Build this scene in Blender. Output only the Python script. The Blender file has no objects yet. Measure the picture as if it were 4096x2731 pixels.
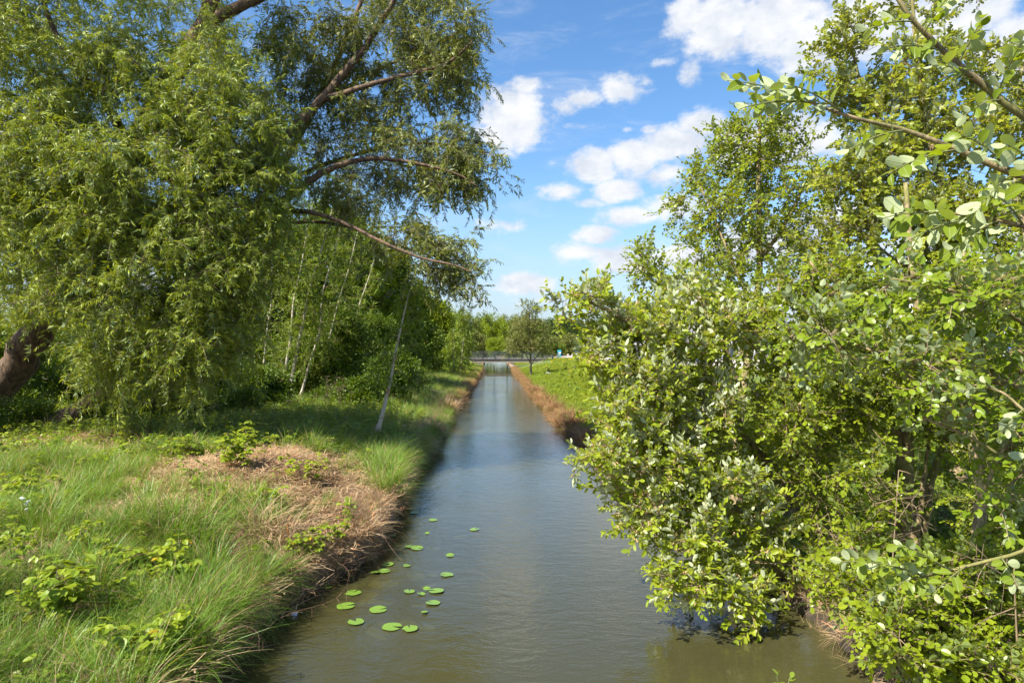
import bpy, math, random
import numpy as np
from mathutils import Vector, noise

random.seed(7); rng = np.random.default_rng(7)
R = math.radians
SC = bpy.context.scene
COL = SC.collection

# ------------------------------------------------------------------ camera, light, exposure
cam_d = bpy.data.cameras.new('camera'); cam = bpy.data.objects.new('camera', cam_d); COL.objects.link(cam)
cam.location = (0, 0, 3.3); cam.rotation_euler = (R(90), 0, 0)
cam_d.lens = 24; cam_d.sensor_width = 36; cam_d.shift_y = 0.006
cam_d.clip_start = 0.05; cam_d.clip_end = 5000
SC.camera = cam
SUN_EL = 50.0; SUN_AZ = math.atan2(-0.80, -0.60)          # azimuth from +Y towards +X
SUN_DIR = Vector((math.sin(SUN_AZ)*math.cos(R(SUN_EL)), math.cos(SUN_AZ)*math.cos(R(SUN_EL)), math.sin(R(SUN_EL))))
sl = bpy.data.lights.new('sun', 'SUN'); sl.energy = 5.0; sl.angle = R(0.53); sl.color = (1.0, 0.955, 0.86)
so = bpy.data.objects.new('sun', sl); COL.objects.link(so)
so.rotation_euler = SUN_DIR.to_track_quat('Z', 'Y').to_euler(); so.location = (-40, -30, 60)
SC.view_settings.view_transform = 'Standard'; SC.view_settings.look = 'None'
SC.view_settings.gamma = 1.0; SC.view_settings.use_curve_mapping = False
SC.view_settings.exposure = 1.3
SC.render.engine = 'CYCLES'
SC.cycles.max_bounces = 8; SC.cycles.diffuse_bounces = 4; SC.cycles.glossy_bounces = 4
SC.cycles.transmission_bounces = 4; SC.cycles.transparent_max_bounces = 8
SC.cycles.sample_clamp_indirect = 6

def V(px, py, d):
    """a point of the place seen at (px,py) of a 2352-wide picture, d metres away"""
    return Vector(((px-1176)/1568.2*d, d, 3.3-(py-798.2)/1568.2*d))

# ------------------------------------------------------------------ node helpers
class NT:
    def __init__(s, tree): s.t = tree; s.n = tree.nodes; s.l = tree.links
    def new(s, ty, **kw):
        n = s.n.new(ty)
        for k, v in kw.items():
            if k.startswith('i_'): n.inputs[k[2:]].default_value = v
            else: setattr(n, k, v)
        return n
    def set(s, sock, v):
        if hasattr(v, 'is_output') or isinstance(v, bpy.types.NodeSocket): s.l.new(v, sock)
        else: sock.default_value = v
    def math(s, op, a, b=0.0, clamp=False):
        n = s.n.new('ShaderNodeMath'); n.operation = op; n.use_clamp = clamp
        s.set(n.inputs[0], a); s.set(n.inputs[1], b); return n.outputs[0]
    def mix(s, f, a, b, bt='MIX'):
        n = s.n.new('ShaderNodeMix'); n.data_type = 'RGBA'; n.blend_type = bt
        s.set(n.inputs[0], f); s.set(n.inputs[6], a if not isinstance(a, tuple) else (*a, 1)[:4]); s.set(n.inputs[7], b if not isinstance(b, tuple) else (*b, 1)[:4])
        return n.outputs[2]
    def noise(s, vec, scale, detail=4, rough=0.55, dist=0.0):
        n = s.n.new('ShaderNodeTexNoise'); n.inputs['Scale'].default_value = scale
        n.inputs['Detail'].default_value = detail; n.inputs['Roughness'].default_value = rough
        n.inputs['Distortion'].default_value = dist
        if vec is not None: s.l.new(vec, n.inputs['Vector'])
        return n.outputs[0]
    def ramp(s, f, lo, hi):
        n = s.n.new('ShaderNodeMapRange'); n.interpolation_type = 'SMOOTHSTEP'
        s.set(n.inputs[0], f); n.inputs[1].default_value = lo; n.inputs[2].default_value = hi
        return n.outputs[0]
    def vscale(s, vec, sc):
        n = s.n.new('ShaderNodeVectorMath'); n.operation = 'MULTIPLY'; s.l.new(vec, n.inputs[0]); n.inputs[1].default_value = sc
        return n.outputs[0]

# ------------------------------------------------------------------ sky
w = bpy.data.worlds.new('World'); SC.world = w; w.use_nodes = True
T = NT(w.node_tree); T.n.clear()
out = T.new('ShaderNodeOutputWorld'); bg = T.new('ShaderNodeBackground'); T.l.new(bg.outputs[0], out.inputs[0])
SKY_STRENGTH = 0.09
bg.inputs[1].default_value = SKY_STRENGTH
sky = T.new('ShaderNodeTexSky', sky_type='NISHITA', sun_disc=False, sun_elevation=R(SUN_EL), sun_rotation=SUN_AZ % (2*math.pi),
            altitude=0, air_density=1.0, dust_density=0.6, ozone_density=2.5)
hs = T.new('ShaderNodeHueSaturation'); hs.inputs['Saturation'].default_value = 1.2; hs.inputs['Value'].default_value = 1.0
T.l.new(sky.outputs[0], hs.inputs['Color'])
geo = T.new('ShaderNodeTexCoord'); sep = T.new('ShaderNodeSeparateXYZ'); T.l.new(geo.outputs['Generated'], sep.inputs[0])
az = T.math('ARCTAN2', sep.outputs[0], sep.outputs[1]); el = T.math('ARCSINE', sep.outputs[2])
ae = T.new('ShaderNodeCombineXYZ'); T.l.new(az, ae.inputs[0]); T.l.new(el, ae.inputs[1])
stre = T.vscale(ae.outputs[0], (1.0, 1.45, 1.0))
warp = T.noise(stre, 9, 3, 0.5); warp2 = T.noise(T.vscale(ae.outputs[0], (1, 1.5, 1)), 30, 8, 0.62)
CL = [ (1180,275,100,80,1.0),(1205,200,75,24,.7),(1290,240,60,26,.5),(1345,225,55,26,.8),(1425,200,70,38,.8),(1480,190,40,20,.5),
 (1365,380,70,42,1.0),(1460,360,85,46,1.0),(1560,330,95,52,1.0),(1615,285,70,40,1.0),(1530,400,60,34,.8),(1700,330,110,60,1.0),(1850,320,120,60,.9),
 (1580,40,70,60,.8),(1660,60,110,70,1.1),(1770,50,130,75,1.1),(1870,95,120,70,1.1),(1990,60,140,80,1.1),(2180,40,160,80,1.0),(2330,120,140,90,.9),(2500,60,200,110,1),
 (1290,440,60,28,.75),(1360,465,50,18,.5),(1415,440,66,30,.95),(1450,495,95,26,.85),(1560,480,120,34,.8),(1145,518,75,24,.55),
 (1370,542,60,26,.9),(1330,580,95,30,.75),(1400,585,115,32,.8),(1420,612,95,24,.85),(1560,590,130,30,.8),(1750,560,160,50,.9),(1950,500,180,60,.9),(2150,560,200,60,.8),(2350,500,200,70,.8),
 (1205,652,78,30,1.0),(1160,665,60,12,.5),(1520,145,40,14,.6),(1590,170,36,30,.5),(1320,690,220,14,.4),(1480,700,200,20,.5),(1800,690,300,40,.7),(1100,690,150,20,.3),
 (1345,290,60,10,.35),(1270,375,22,10,.4),(1440,300,20,10,.4),(1500,300,30,14,.5),
 (-100,300,260,120,.9),(300,640,260,60,.6),(700,560,150,50,.5),(-600,500,400,160,1)]
acc = None
for (cx, cy, rx, ry, wt) in CL:
    a0 = math.atan((cx-1176)/1568.2); e0 = math.atan((798.2-cy)/1568.2*math.cos(a0))
    ca = math.cos(a0); ra = rx/1568.2*ca*ca*1.25; re = ry/1568.2*ca*1.25
    s1 = T.new('ShaderNodeVectorMath', operation='SUBTRACT'); T.l.new(ae.outputs[0], s1.inputs[0]); s1.inputs[1].default_value = (a0, e0, 0)
    m1 = T.vscale(s1.outputs[0], (1/ra, 1/re, 0))
    ln = T.new('ShaderNodeVectorMath', operation='LENGTH'); T.l.new(m1, ln.inputs[0])
    v = T.math('MULTIPLY', T.math('SUBTRACT', 1.0, ln.outputs['Value'], clamp=True), wt)
    acc = v if acc is None else T.math('MAXIMUM', acc, v)
n_c = T.math('ADD', T.math('MULTIPLY', T.math('SUBTRACT', warp, 0.5), 0.55), T.math('MULTIPLY', T.math('SUBTRACT', warp2, 0.5), 1.15))
acc2 = T.math('ADD', acc, T.math('MULTIPLY', n_c, T.ramp(acc, 0.0, 0.12)))
dens = T.ramp(acc2, 0.10, 0.60)
# scattered clouds carry on outside the view
gn = T.noise(T.vscale(geo.outputs['Generated'], (1, 1, 2.2)), 2.6, 9, 0.6)
outm = T.math('MAXIMUM', T.ramp(T.math('ABSOLUTE', az), 0.75, 1.0), T.ramp(el, 0.50, 0.7))
gen = T.math('MULTIPLY', T.ramp(gn, 0.52, 0.66), outm)
# faint cirrus veils everywhere
cir = T.math('MULTIPLY', T.ramp(T.noise(T.vscale(ae.outputs[0], (1.3, 4.5, 1)), 5, 8, 0.65, 0.6), 0.47, 0.8), 0.38)
hor = T.math('MULTIPLY', T.ramp(el, 0.26, -0.02), 0.80)
d2 = T.math('MAXIMUM', T.math('MAXIMUM', dens, gen), cir)
shade = T.ramp(T.noise(stre, 16, 5, 0.6), 0.3, 0.68)
CW = .645/SKY_STRENGTH
ccol = T.mix(shade, (0.46*CW, 0.50*CW, 0.57*CW), (0.64*CW, 0.65*CW, 0.665*CW))
clear = T.mix(hor, hs.outputs[0], (0.30*CW, 0.385*CW, 0.50*CW))
fin = T.mix(d2, clear, ccol)
T.l.new(fin, bg.inputs[0])

# ------------------------------------------------------------------ materials
def mat(name):
    m = bpy.data.materials.new(name); m.use_nodes = True
    t = NT(m.node_tree); b = t.n['Principled BSDF']; o = t.n['Material Output']
    return m, t, b, o

def simple(name, col, rough=0.6, metal=0.0, var=0.15, scale=8, bump=0.0):
    m, t, b, o = mat(name)
    tc = t.new('ShaderNodeTexCoord')
    n = t.noise(tc.outputs['Object'], scale, 6)
    dark = tuple(c*(1-var) for c in col); lite = tuple(min(1, c*(1+var)) for c in col)
    t.l.new(t.mix(n, dark, lite), b.inputs['Base Color'])
    b.inputs['Roughness'].default_value = rough; b.inputs['Metallic'].default_value = metal
    if bump:
        bp = t.new('ShaderNodeBump', i_Strength=0.5, i_Distance=bump); t.l.new(n, bp.inputs['Height']); t.l.new(bp.outputs[0], b.inputs['Normal'])
    return m

def leafmat(name, c1, c2, under=None, trans=0.35, rough=0.42, spec=0.32, tcol=None, ovar=0.35):
    """two-sided leaf: varied upper side, own underside colour, light shines through"""
    if c1[1] > c1[0]*1.15:
        c1 = (c1[0]*1.28, c1[1]*1.14, c1[2]*.62); c2 = (c2[0]*1.28, c2[1]*1.14, c2[2]*.62)
    m, t, b, o = mat(name)
    g = t.new('ShaderNodeNewGeometry'); oi = t.new('ShaderNodeObjectInfo')
    f = t.math('ADD', t.math('MULTIPLY', g.outputs['Random Per Island'], 1-ovar), t.math('MULTIPLY', oi.outputs['Random'], ovar))
    top = t.mix(f, c1, c2)
    # a few yellowing or browned leaves
    old = t.ramp(g.outputs['Random Per Island'], 0.985, 0.99)
    top = t.mix(old, top, (c2[0]*1.5+.03, c2[1]*0.9, c2[2]*0.7))
    colr = top
    if under is not None:
        colr = t.mix(g.outputs['Backfacing'], top, under)
    t.l.new(colr, b.inputs['Base Color'])
    b.inputs['Roughness'].default_value = rough; b.inputs['Specular IOR Level'].default_value = spec
    tr = t.new('ShaderNodeBsdfTranslucent')
    k = tcol or (1.6, 1.4, 0.4)
    t.l.new(t.mix(1.0, top, (*k, 1), 'MULTIPLY'), tr.inputs[0])
    ms = t.new('ShaderNodeMixShader'); ms.inputs[0].default_value = trans
    t.l.new(b.outputs[0], ms.inputs[1]); t.l.new(tr.outputs[0], ms.inputs[2]); t.l.new(ms.outputs[0], o.inputs[0])
    return m

M = {}
M['willow'] = leafmat('willow_leaf', (.098,.168,.020), (.235,.30,.040), under=(.20,.27,.09), trans=.32, rough=.4)
M['willow_far'] = leafmat('willow_leaf_shade_tone', (.075,.115,.022), (.175,.205,.045), under=(.17,.21,.09), trans=.26, rough=.4)  # shade of the backlit right crown put into a darker, greyer leaf colour
M['sallow'] = leafmat('sallow_leaf', (.12,.20,.020), (.24,.31,.04), under=(.50,.54,.33), trans=.42, rough=.4)
M['alder'] = leafmat('alder_leaf', (.095,.175,.016), (.21,.28,.03), under=(.22,.28,.08), trans=.44, rough=.33)
M['poplar'] = leafmat('poplar_leaf', (.12,.19,.025), (.24,.29,.045), under=(.34,.38,.19), trans=.40, rough=.38)
M['birch'] = leafmat('birch_leaf', (.075,.155,.014), (.16,.24,.024), trans=.36, rough=.38)
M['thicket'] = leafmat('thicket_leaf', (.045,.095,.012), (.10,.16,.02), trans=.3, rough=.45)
M['far_a'] = leafmat('far_leaf_green', (.055,.11,.014), (.12,.175,.024), trans=.3, rough=.6)
M['far_b'] = leafmat('far_leaf_grey', (.085,.12,.042), (.15,.185,.07), trans=.25, rough=.6)
M['far_c'] = leafmat('far_leaf_bright', (.10,.17,.014), (.18,.25,.022), trans=.35, rough=.55)
M['far_d'] = leafmat('far_leaf_dark', (.02,.052,.010), (.05,.09,.017), trans=.2, rough=.6)
M['bigleaf'] = leafmat('broad_leaf', (.10,.175,.018), (.17,.25,.03), under=(.48,.54,.30), trans=.42, rough=.32)
M['broadleaf'] = leafmat('mid_broad_leaf', (.095,.175,.018), (.19,.27,.03), under=(.36,.42,.22), trans=.42, rough=.36)
M['grass'] = leafmat('sedge_blade', (.068,.165,.026), (.165,.275,.06), trans=.3, rough=.42, ovar=.45)
M['lawn'] = leafmat('meadow_blade', (.10,.17,.014), (.25,.30,.028), trans=.38, rough=.5, ovar=.5)
M['dry'] = leafmat('dry_blade', (.30,.195,.10), (.54,.39,.23), trans=.2, rough=.7, tcol=(1,.85,.6))
M['reddry'] = leafmat('dead_sedge', (.20,.105,.045), (.37,.215,.10), trans=.2, rough=.7, tcol=(1,.8,.6))
M['bramble'] = leafmat('bramble_leaf', (.10,.18,.020), (.22,.29,.035), under=(.2,.25,.12), trans=.35, rough=.42)
M['catkin'] = simple('catkin', (.40,.27,.12), .9, var=.3, scale=60)
M['cone'] = simple('alder_cone', (.035,.018,.012), .8)
M['flower_y'] = simple('yellow_petal', (.70,.60,.02), .6)
M['flower_w'] = simple('white_petal', (.8,.8,.75), .6)
M['stem'] = simple('green_stem', (.14,.15,.05), .6)
M['deadstalk'] = simple('dead_stalk', (.13,.085,.05), .8)
M['redstem'] = simple('red_stem', (.13,.065,.035), .5)
M['twig'] = simple('twig_bark', (.23,.165,.095), .8, var=.35, scale=6)

def barkmat(name, c1, c2, scale=10, stretch=.22, depth=.03, moss=None):
    m, t, b, o = mat(name)
    tc = t.new('ShaderNodeTexCoord')
    n = t.noise(t.vscale(tc.outputs['Object'], (1, 1, stretch)), scale, 9, .68, .6)
    n2 = t.noise(tc.outputs['Object'], 1.7, 5)
    c = t.mix(t.ramp(n, .36, .62), c1, c2)
    if moss is not None: c = t.mix(t.math('MULTIPLY', t.ramp(n2, .48, .62), .8), c, moss)
    t.l.new(c, b.inputs['Base Color']); b.inputs['Roughness'].default_value = .88
    bp = t.new('ShaderNodeBump', i_Strength=.9, i_Distance=depth); t.l.new(n, bp.inputs['Height']); t.l.new(bp.outputs[0], b.inputs['Normal'])
    return m
M['bark'] = barkmat('willow_bark', (.045,.027,.016), (.17,.105,.06), 9, .2, .05)
M['bark2'] = barkmat('sallow_bark', (.10,.07,.035), (.33,.245,.125), 22, .4, .012, moss=(.16,.16,.035))
M['barkf'] = barkmat('far_bark', (.06,.045,.03), (.15,.115,.08), 6, .3, .02)
m, t, b, o = mat('birch_bark'); M['birchbark'] = m
tc = t.new('ShaderNodeTexCoord')
bands = t.noise(t.vscale(tc.outputs['Object'], (2.5, 2.5, 16)), 1.4, 5, .6)
patch = t.noise(tc.outputs['Object'], 2.2, 5)
c = t.mix(t.ramp(bands, .60, .70), (.46,.40,.31), (.045,.035,.03))
c = t.mix(t.ramp(patch, .56, .68), c, (.30,.17,.09))
t.l.new(c, b.inputs['Base Color']); b.inputs['Roughness'].default_value = .7

mm = M['bigleaf']; t = NT(mm.node_tree); b = t.n['Principled BSDF']
tc = t.new('ShaderNodeTexCoord'); sx = t.new('ShaderNodeSeparateXYZ'); t.l.new(tc.outputs['UV'], sx.inputs[0])
ay = t.math('ABSOLUTE', sx.outputs[1]); rib = t.ramp(ay, .03, .008)
sv = t.ramp(t.math('SINE', t.math('MULTIPLY', t.math('SUBTRACT', sx.outputs[0], t.math('MULTIPLY', ay, .8)), 46)), .80, 1.0)
ve = t.math('MAXIMUM', rib, t.math('MULTIPLY', sv, .45))
src = b.inputs['Base Color'].links[0].from_socket
t.l.new(t.mix(t.math('MULTIPLY', ve, .55), src, (.42,.46,.20)), b.inputs['Base Color'])
bpn = t.new('ShaderNodeBump', i_Strength=.5, i_Distance=.004); bpn.invert = True; t.l.new(ve, bpn.inputs['Height']); t.l.new(bpn.outputs[0], b.inputs['Normal'])

# ground: soil and litter, greener where the meadow is
m, t, b, o = mat('bank_soil'); M['ground'] = m
tc = t.new('ShaderNodeTexCoord'); at = t.new('ShaderNodeAttribute', attribute_name='zone')
sp = t.new('ShaderNodeSeparateColor'); t.l.new(at.outputs['Color'], sp.inputs[0])
n1 = t.noise(tc.outputs['Object'], 1.3, 8, .65); n2 = t.noise(tc.outputs['Object'], 22, 8, .7); n3 = t.noise(tc.outputs['Object'], .35, 5)
soil = t.mix(t.ramp(n2, .3, .7), (.035,.024,.014), (.10,.07,.042))
straw = t.mix(t.ramp(n2, .35, .65), (.18,.105,.06), (.46,.31,.19))
lawn = t.mix(t.ramp(n2, .3, .7), (.05,.085,.012), (.12,.17,.02))
lawn = t.mix(t.ramp(n3, .45, .62), lawn, (.15,.16,.03))
c = t.mix(sp.outputs[0], soil, straw); c = t.mix(sp.outputs[1], c, lawn)
mud = t.mix(n2, (.012,.011,.008), (.035,.028,.018))
c = t.mix(sp.outputs[2], c, mud)
t.l.new(c, b.inputs['Base Color']); b.inputs['Roughness'].default_value = .95
bp = t.new('ShaderNodeBump', i_Strength=.8, i_Distance=.03); t.l.new(n2, bp.inputs['Height']); t.l.new(bp.outputs[0], b.inputs['Normal'])

# water: murky green-brown body under a rippled surface
m, t, b, o = mat('canal_water'); M['water'] = m
t.n.remove(b)
tc = t.new('ShaderNodeTexCoord')
r1 = t.noise(t.vscale(tc.outputs['Object'], (1.0, 1.7, 1)), 3.2, 3, .55, .5)
r2 = t.noise(t.vscale(tc.outputs['Object'], (1.0, 2.0, 1)), 11, 3, .55, .3)
big = t.ramp(t.noise(tc.outputs['Object'], .33, 3), .35, .65)
hgt = t.math('ADD', r1, t.math('MULTIPLY', r2, t.math('ADD', .18, t.math('MULTIPLY', big, .30))))
wy = t.new('ShaderNodeSeparateXYZ'); t.l.new(tc.outputs['Object'], wy.inputs[0])
edge_n = t.math('ADD', wy.outputs[1], t.math('MULTIPLY', t.noise(tc.outputs['Object'], .5, 3), 6))
calm = t.math('SUBTRACT', 1.0, t.math('MULTIPLY', t.ramp(edge_n, 79, 83), .88))
gust = t.math('ADD', 1.0, t.math('MULTIPLY', t.ramp(wy.outputs[1], 18, 34), .9))
hgt = t.math('MULTIPLY', hgt, t.math('MULTIPLY', calm, gust))
bp = t.new('ShaderNodeBump', i_Strength=.5, i_Distance=.016); t.l.new(hgt, bp.inputs['Height'])
gl = t.new('ShaderNodeBsdfGlossy', i_Roughness=.03); gl.inputs[0].default_value = (1, 1, 1, 1)
t.l.new(bp.outputs[0], gl.inputs['Normal'])
fr = t.new('ShaderNodeFresnel', i_IOR=1.42); t.l.new(bp.outputs[0], fr.inputs['Normal'])
df = t.new('ShaderNodeBsdfDiffuse'); mur = t.noise(tc.outputs['Object'], .5, 4)
t.l.new(t.mix(mur, (.048,.047,.018), (.078,.072,.027)), df.inputs[0])
trn = t.new('ShaderNodeBsdfTransparent'); trn.inputs[0].default_value = (.72,.70,.42,1)
mb = t.new('ShaderNodeMixShader'); mb.inputs[0].default_value = .34; t.l.new(df.outputs[0], mb.inputs[1]); t.l.new(trn.outputs[0], mb.inputs[2])
ms = t.new('ShaderNodeMixShader'); t.l.new(fr.outputs[0], ms.inputs[0]); t.l.new(mb.outputs[0], ms.inputs[1]); t.l.new(gl.outputs[0], ms.inputs[2])
t.l.new(ms.outputs[0], o.inputs[0])

m, t, b, o = mat('lily_leaf'); M['lily'] = m
tc = t.new('ShaderNodeTexCoord'); oi = t.new('ShaderNodeObjectInfo')
sx = t.new('ShaderNodeSeparateXYZ'); t.l.new(tc.outputs['Object'], sx.inputs[0])
ang = t.math('ARCTAN2', sx.outputs[1], sx.outputs[0])
vein = t.ramp(t.math('ABSOLUTE', t.math('SINE', t.math('MULTIPLY', ang, 9))), .0, .22)
n = t.noise(tc.outputs['Object'], 18, 5)
c = t.mix(n, (.085,.17,.018), (.155,.245,.03)); c = t.mix(vein, (.19,.27,.05), c)
c = t.mix(t.math('MULTIPLY', t.ramp(t.noise(tc.outputs['Object'], 9, 4), .58, .70), oi.outputs['Random']), c, (.16,.12,.03))
t.l.new(c, b.inputs['Base Color']); b.inputs['Roughness'].default_value = .28
bp = t.new('ShaderNodeBump', i_Strength=.3, i_Distance=.004); t.l.new(vein, bp.inputs['Height']); t.l.new(bp.outputs[0], b.inputs['Normal'])
M['lily_sub'] = simple('sunken_lily_leaf', (.17,.19,.022), .7, var=.35, scale=14)

M['concrete'] = simple('concrete', (.30,.245,.19), .85, var=.2, scale=2, bump=.01)
M['steel'] = simple('dark_steel', (.045,.05,.06), .45, .4)
M['steel_green'] = simple('green_grey_rail', (.035,.045,.04), .7, 0)
M['deck'] = simple('bridge_deck', (.15,.13,.115), .8)
M['lot'] = simple('light_paving', (.40,.35,.31), .9, var=.12, scale=.8)
M['wood'] = simple('weathered_wood', (.26,.20,.14), .85, var=.3, scale=5)
M['whitewall'] = simple('white_render', (.72,.72,.73), .75, var=.05, scale=.6)
M['greywall'] = simple('grey_cladding', (.22,.19,.17), .7, var=.12, scale=3)
M['concgrey'] = simple('grey_facade', (.24,.25,.25), .8, var=.12, scale=.5)
M['glass'] = simple('window_glass', (.03,.045,.05), .06, 0, var=.3)
M['glassgreen'] = simple('green_glass', (.07,.12,.11), .12, 0, var=.2)
M['brick'] = simple('red_brick', (.42,.12,.055), .85, var=.25, scale=2)
M['slate'] = simple('dark_slate', (.06,.06,.075), .6)
M['cyan'] = simple('cyan_paint', (.03,.42,.56), .45, var=.05)
M['paper'] = simple('white_sticker', (.75,.78,.8), .5, var=.03)
M['red'] = simple('red_paint', (.55,.03,.02), .4)
M['rubber'] = simple('tyre_rubber', (.02,.02,.02), .85)
M['rim'] = simple('alloy_rim', (.4,.4,.42), .35, .7)
M['taillight'] = simple('red_lens', (.5,.01,.01), .2)
M['lamp'] = simple('clear_lens', (.7,.7,.72), .15)
M['stone'] = simple('pale_stone', (.42,.37,.31), .9, var=.2, scale=3, bump=.02)
M['bluesign'] = simple('blue_sign_paint', (.015,.12,.55), .4)
for nm, c in (('car_black', (.012,.013,.016)), ('car_dark', (.02,.024,.03)), ('car_red', (.26,.012,.014)), ('car_silver', (.42,.44,.46)), ('car_grey', (.30,.31,.33)), ('car_blue', (.03,.06,.16)), ('car_white', (.7,.7,.7))):
    mm, t, b, o = mat(nm); b.inputs['Base Color'].default_value = (*c, 1); b.inputs['Roughness'].default_value = .25
    b.inputs['Coat Weight'].default_value = .8; b.inputs['Metallic'].default_value = .3; M[nm] = mm

# ------------------------------------------------------------------ mesh helpers
class MB:
    def __init__(s): s.v = []; s.f = []; s.m = []; s.k = 0
    def add(s, vs, fs, mi=0):
        k = s.k; s.v.extend([tuple(q) for q in vs]); s.k += len(vs)
        for f in fs: s.f.append(tuple(i+k for i in f)); s.m.append(mi)
    def box(s, c, size, rz=0, mi=0):
        hx, hy, hz = size[0]/2, size[1]/2, size[2]/2; cs, sn = math.cos(rz), math.sin(rz)
        vs = []
        for z in (-hz, hz):
            for x, y in ((-hx,-hy),(hx,-hy),(hx,hy),(-hx,hy)): vs.append((c[0]+x*cs-y*sn, c[1]+x*sn+y*cs, c[2]+z))
        s.add(vs, [(3,2,1,0),(4,5,6,7),(0,1,5,4),(1,2,6,5),(2,3,7,6),(3,0,4,7)], mi)
    def tube(s, pts, rad, sides=5, mi=0):
        P = np.array([tuple(p) for p in pts], float); n = len(P)
        T_ = np.gradient(P, axis=0); T_ /= (np.linalg.norm(T_, axis=1, keepdims=True)+1e-9)
        ref = np.array([0, 0, 1.0]) if abs(T_[0][2]) < .9 else np.array([1.0, 0, 0])
        U = np.cross(T_, ref); U /= (np.linalg.norm(U, axis=1, keepdims=True)+1e-9); W = np.cross(T_, U)
        a = np.arange(sides)/sides*2*math.pi; rr = np.array(rad, float)
        if rr.ndim == 0: rr = np.full(n, float(rr))
        ring = P[:, None, :] + rr[:, None, None]*(np.cos(a)[None, :, None]*U[:, None, :] + np.sin(a)[None, :, None]*W[:, None, :])
        vs = ring.reshape(-1, 3).tolist(); fs = []
        for i in range(n-1):
            for j in range(sides):
                a0 = i*sides+j; a1 = i*sides+(j+1) % sides
                fs.append((a0, a1, a1+sides, a0+sides))
        fs.append(tuple(range(sides))[::-1]); fs.append(tuple((n-1)*sides+j for j in range(sides)))
        s.add(vs, fs, mi)
    def mesh(s, name, mats, smooth=False):
        me = bpy.data.meshes.new(name); me.from_pydata(s.v, [], s.f)
        for q in (mats if isinstance(mats, (list, tuple)) else [mats]): me.materials.append(q)
        if len(me.polygons):
            me.polygons.foreach_set('material_index', s.m)
            if smooth: me.polygons.foreach_set('use_smooth', [True]*len(me.polygons))
        me.update(); return me
    def build(s, name, mats, parent=None, smooth=False, loc=None):
        o = bpy.data.objects.new(name, s.mesh(name, mats, smooth)); COL.objects.link(o)
        if parent is not None: o.parent = parent
        if loc is not None: o.location = loc
        return o

def tag(o, label=None, cat=None, group=None, kind=None):
    if label: o['label'] = label
    if cat: o['category'] = cat
    if group: o['group'] = group
    if kind: o['kind'] = kind
    return o
def empty(name, loc, label, cat, group=None, rz=0):
    o = bpy.data.objects.new(name, None); COL.objects.link(o); o.location = loc; o.rotation_euler = (0, 0, rz)
    o.empty_display_size = .2
    return tag(o, label, cat, group)
def copy_tree(o, parent=None):
    c = o.copy(); COL.objects.link(c); c.parent = parent
    for ch in o.children: copy_tree(ch, c)
    return c

# leaf templates: along +X, upper side +Z
def leaf_tpl(L, W, prof, fold=.25, curl=.15, segs=None):
    """prof: list of (t, w) ; returns verts, faces"""
    vs = []; fs = []
    for (tt, ww) in prof:
        x = tt*L; z = -curl*L*tt*tt; h = ww*W/2
        if ww <= 0: vs.append((x, 0, z))
        else: vs += [(x, h, z+h*fold), (x, 0, z), (x, -h, z+h*fold)]
    idx = 0; rows = []
    for (tt, ww) in prof:
        if ww <= 0: rows.append([idx]); idx += 1
        else: rows.append([idx, idx+1, idx+2]); idx += 3
    for a, b_ in zip(rows[:-1], rows[1:]):
        if len(a) == 1 and len(b_) == 3: fs += [(a[0], b_[1], b_[0]), (a[0], b_[2], b_[1])]
        elif len(a) == 3 and len(b_) == 1: fs += [(a[0], a[1], b_[0]), (a[1], a[2], b_[0])]
        elif len(a) == 3: fs += [(a[0], a[1], b_[1], b_[0]), (a[1], a[2], b_[2], b_[1])]
    return np.array(vs), fs
P_NARROW = [(0,0),(.35,1),(1,0)]
P_NARROW2 = [(0,0),(.25,.9),(.6,.85),(1,0)]
P_OVAL = [(0,0),(.22,.75),(.55,1),(.85,.6),(1,0)]
P_ROUND = [(0,0),(.15,.65),(.5,1),(.85,.75),(1,0)]
P_BIG = [(0,0),(.08,.42),(.25,.82),(.48,1),(.7,.92),(.88,.6),(1,0)]

def basis(d, up, roll):
    d = d/np.linalg.norm(d); s_ = np.cross(up, d); n_ = np.linalg.norm(s_)
    s_ = np.array([0, 1, 0.]) if n_ < 1e-4 else s_/n_
    u = np.cross(d, s_); c, s2 = math.cos(roll), math.sin(roll)
    return np.stack([d, s_*c+u*s2, u*c-s_*s2], axis=1)

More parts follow.
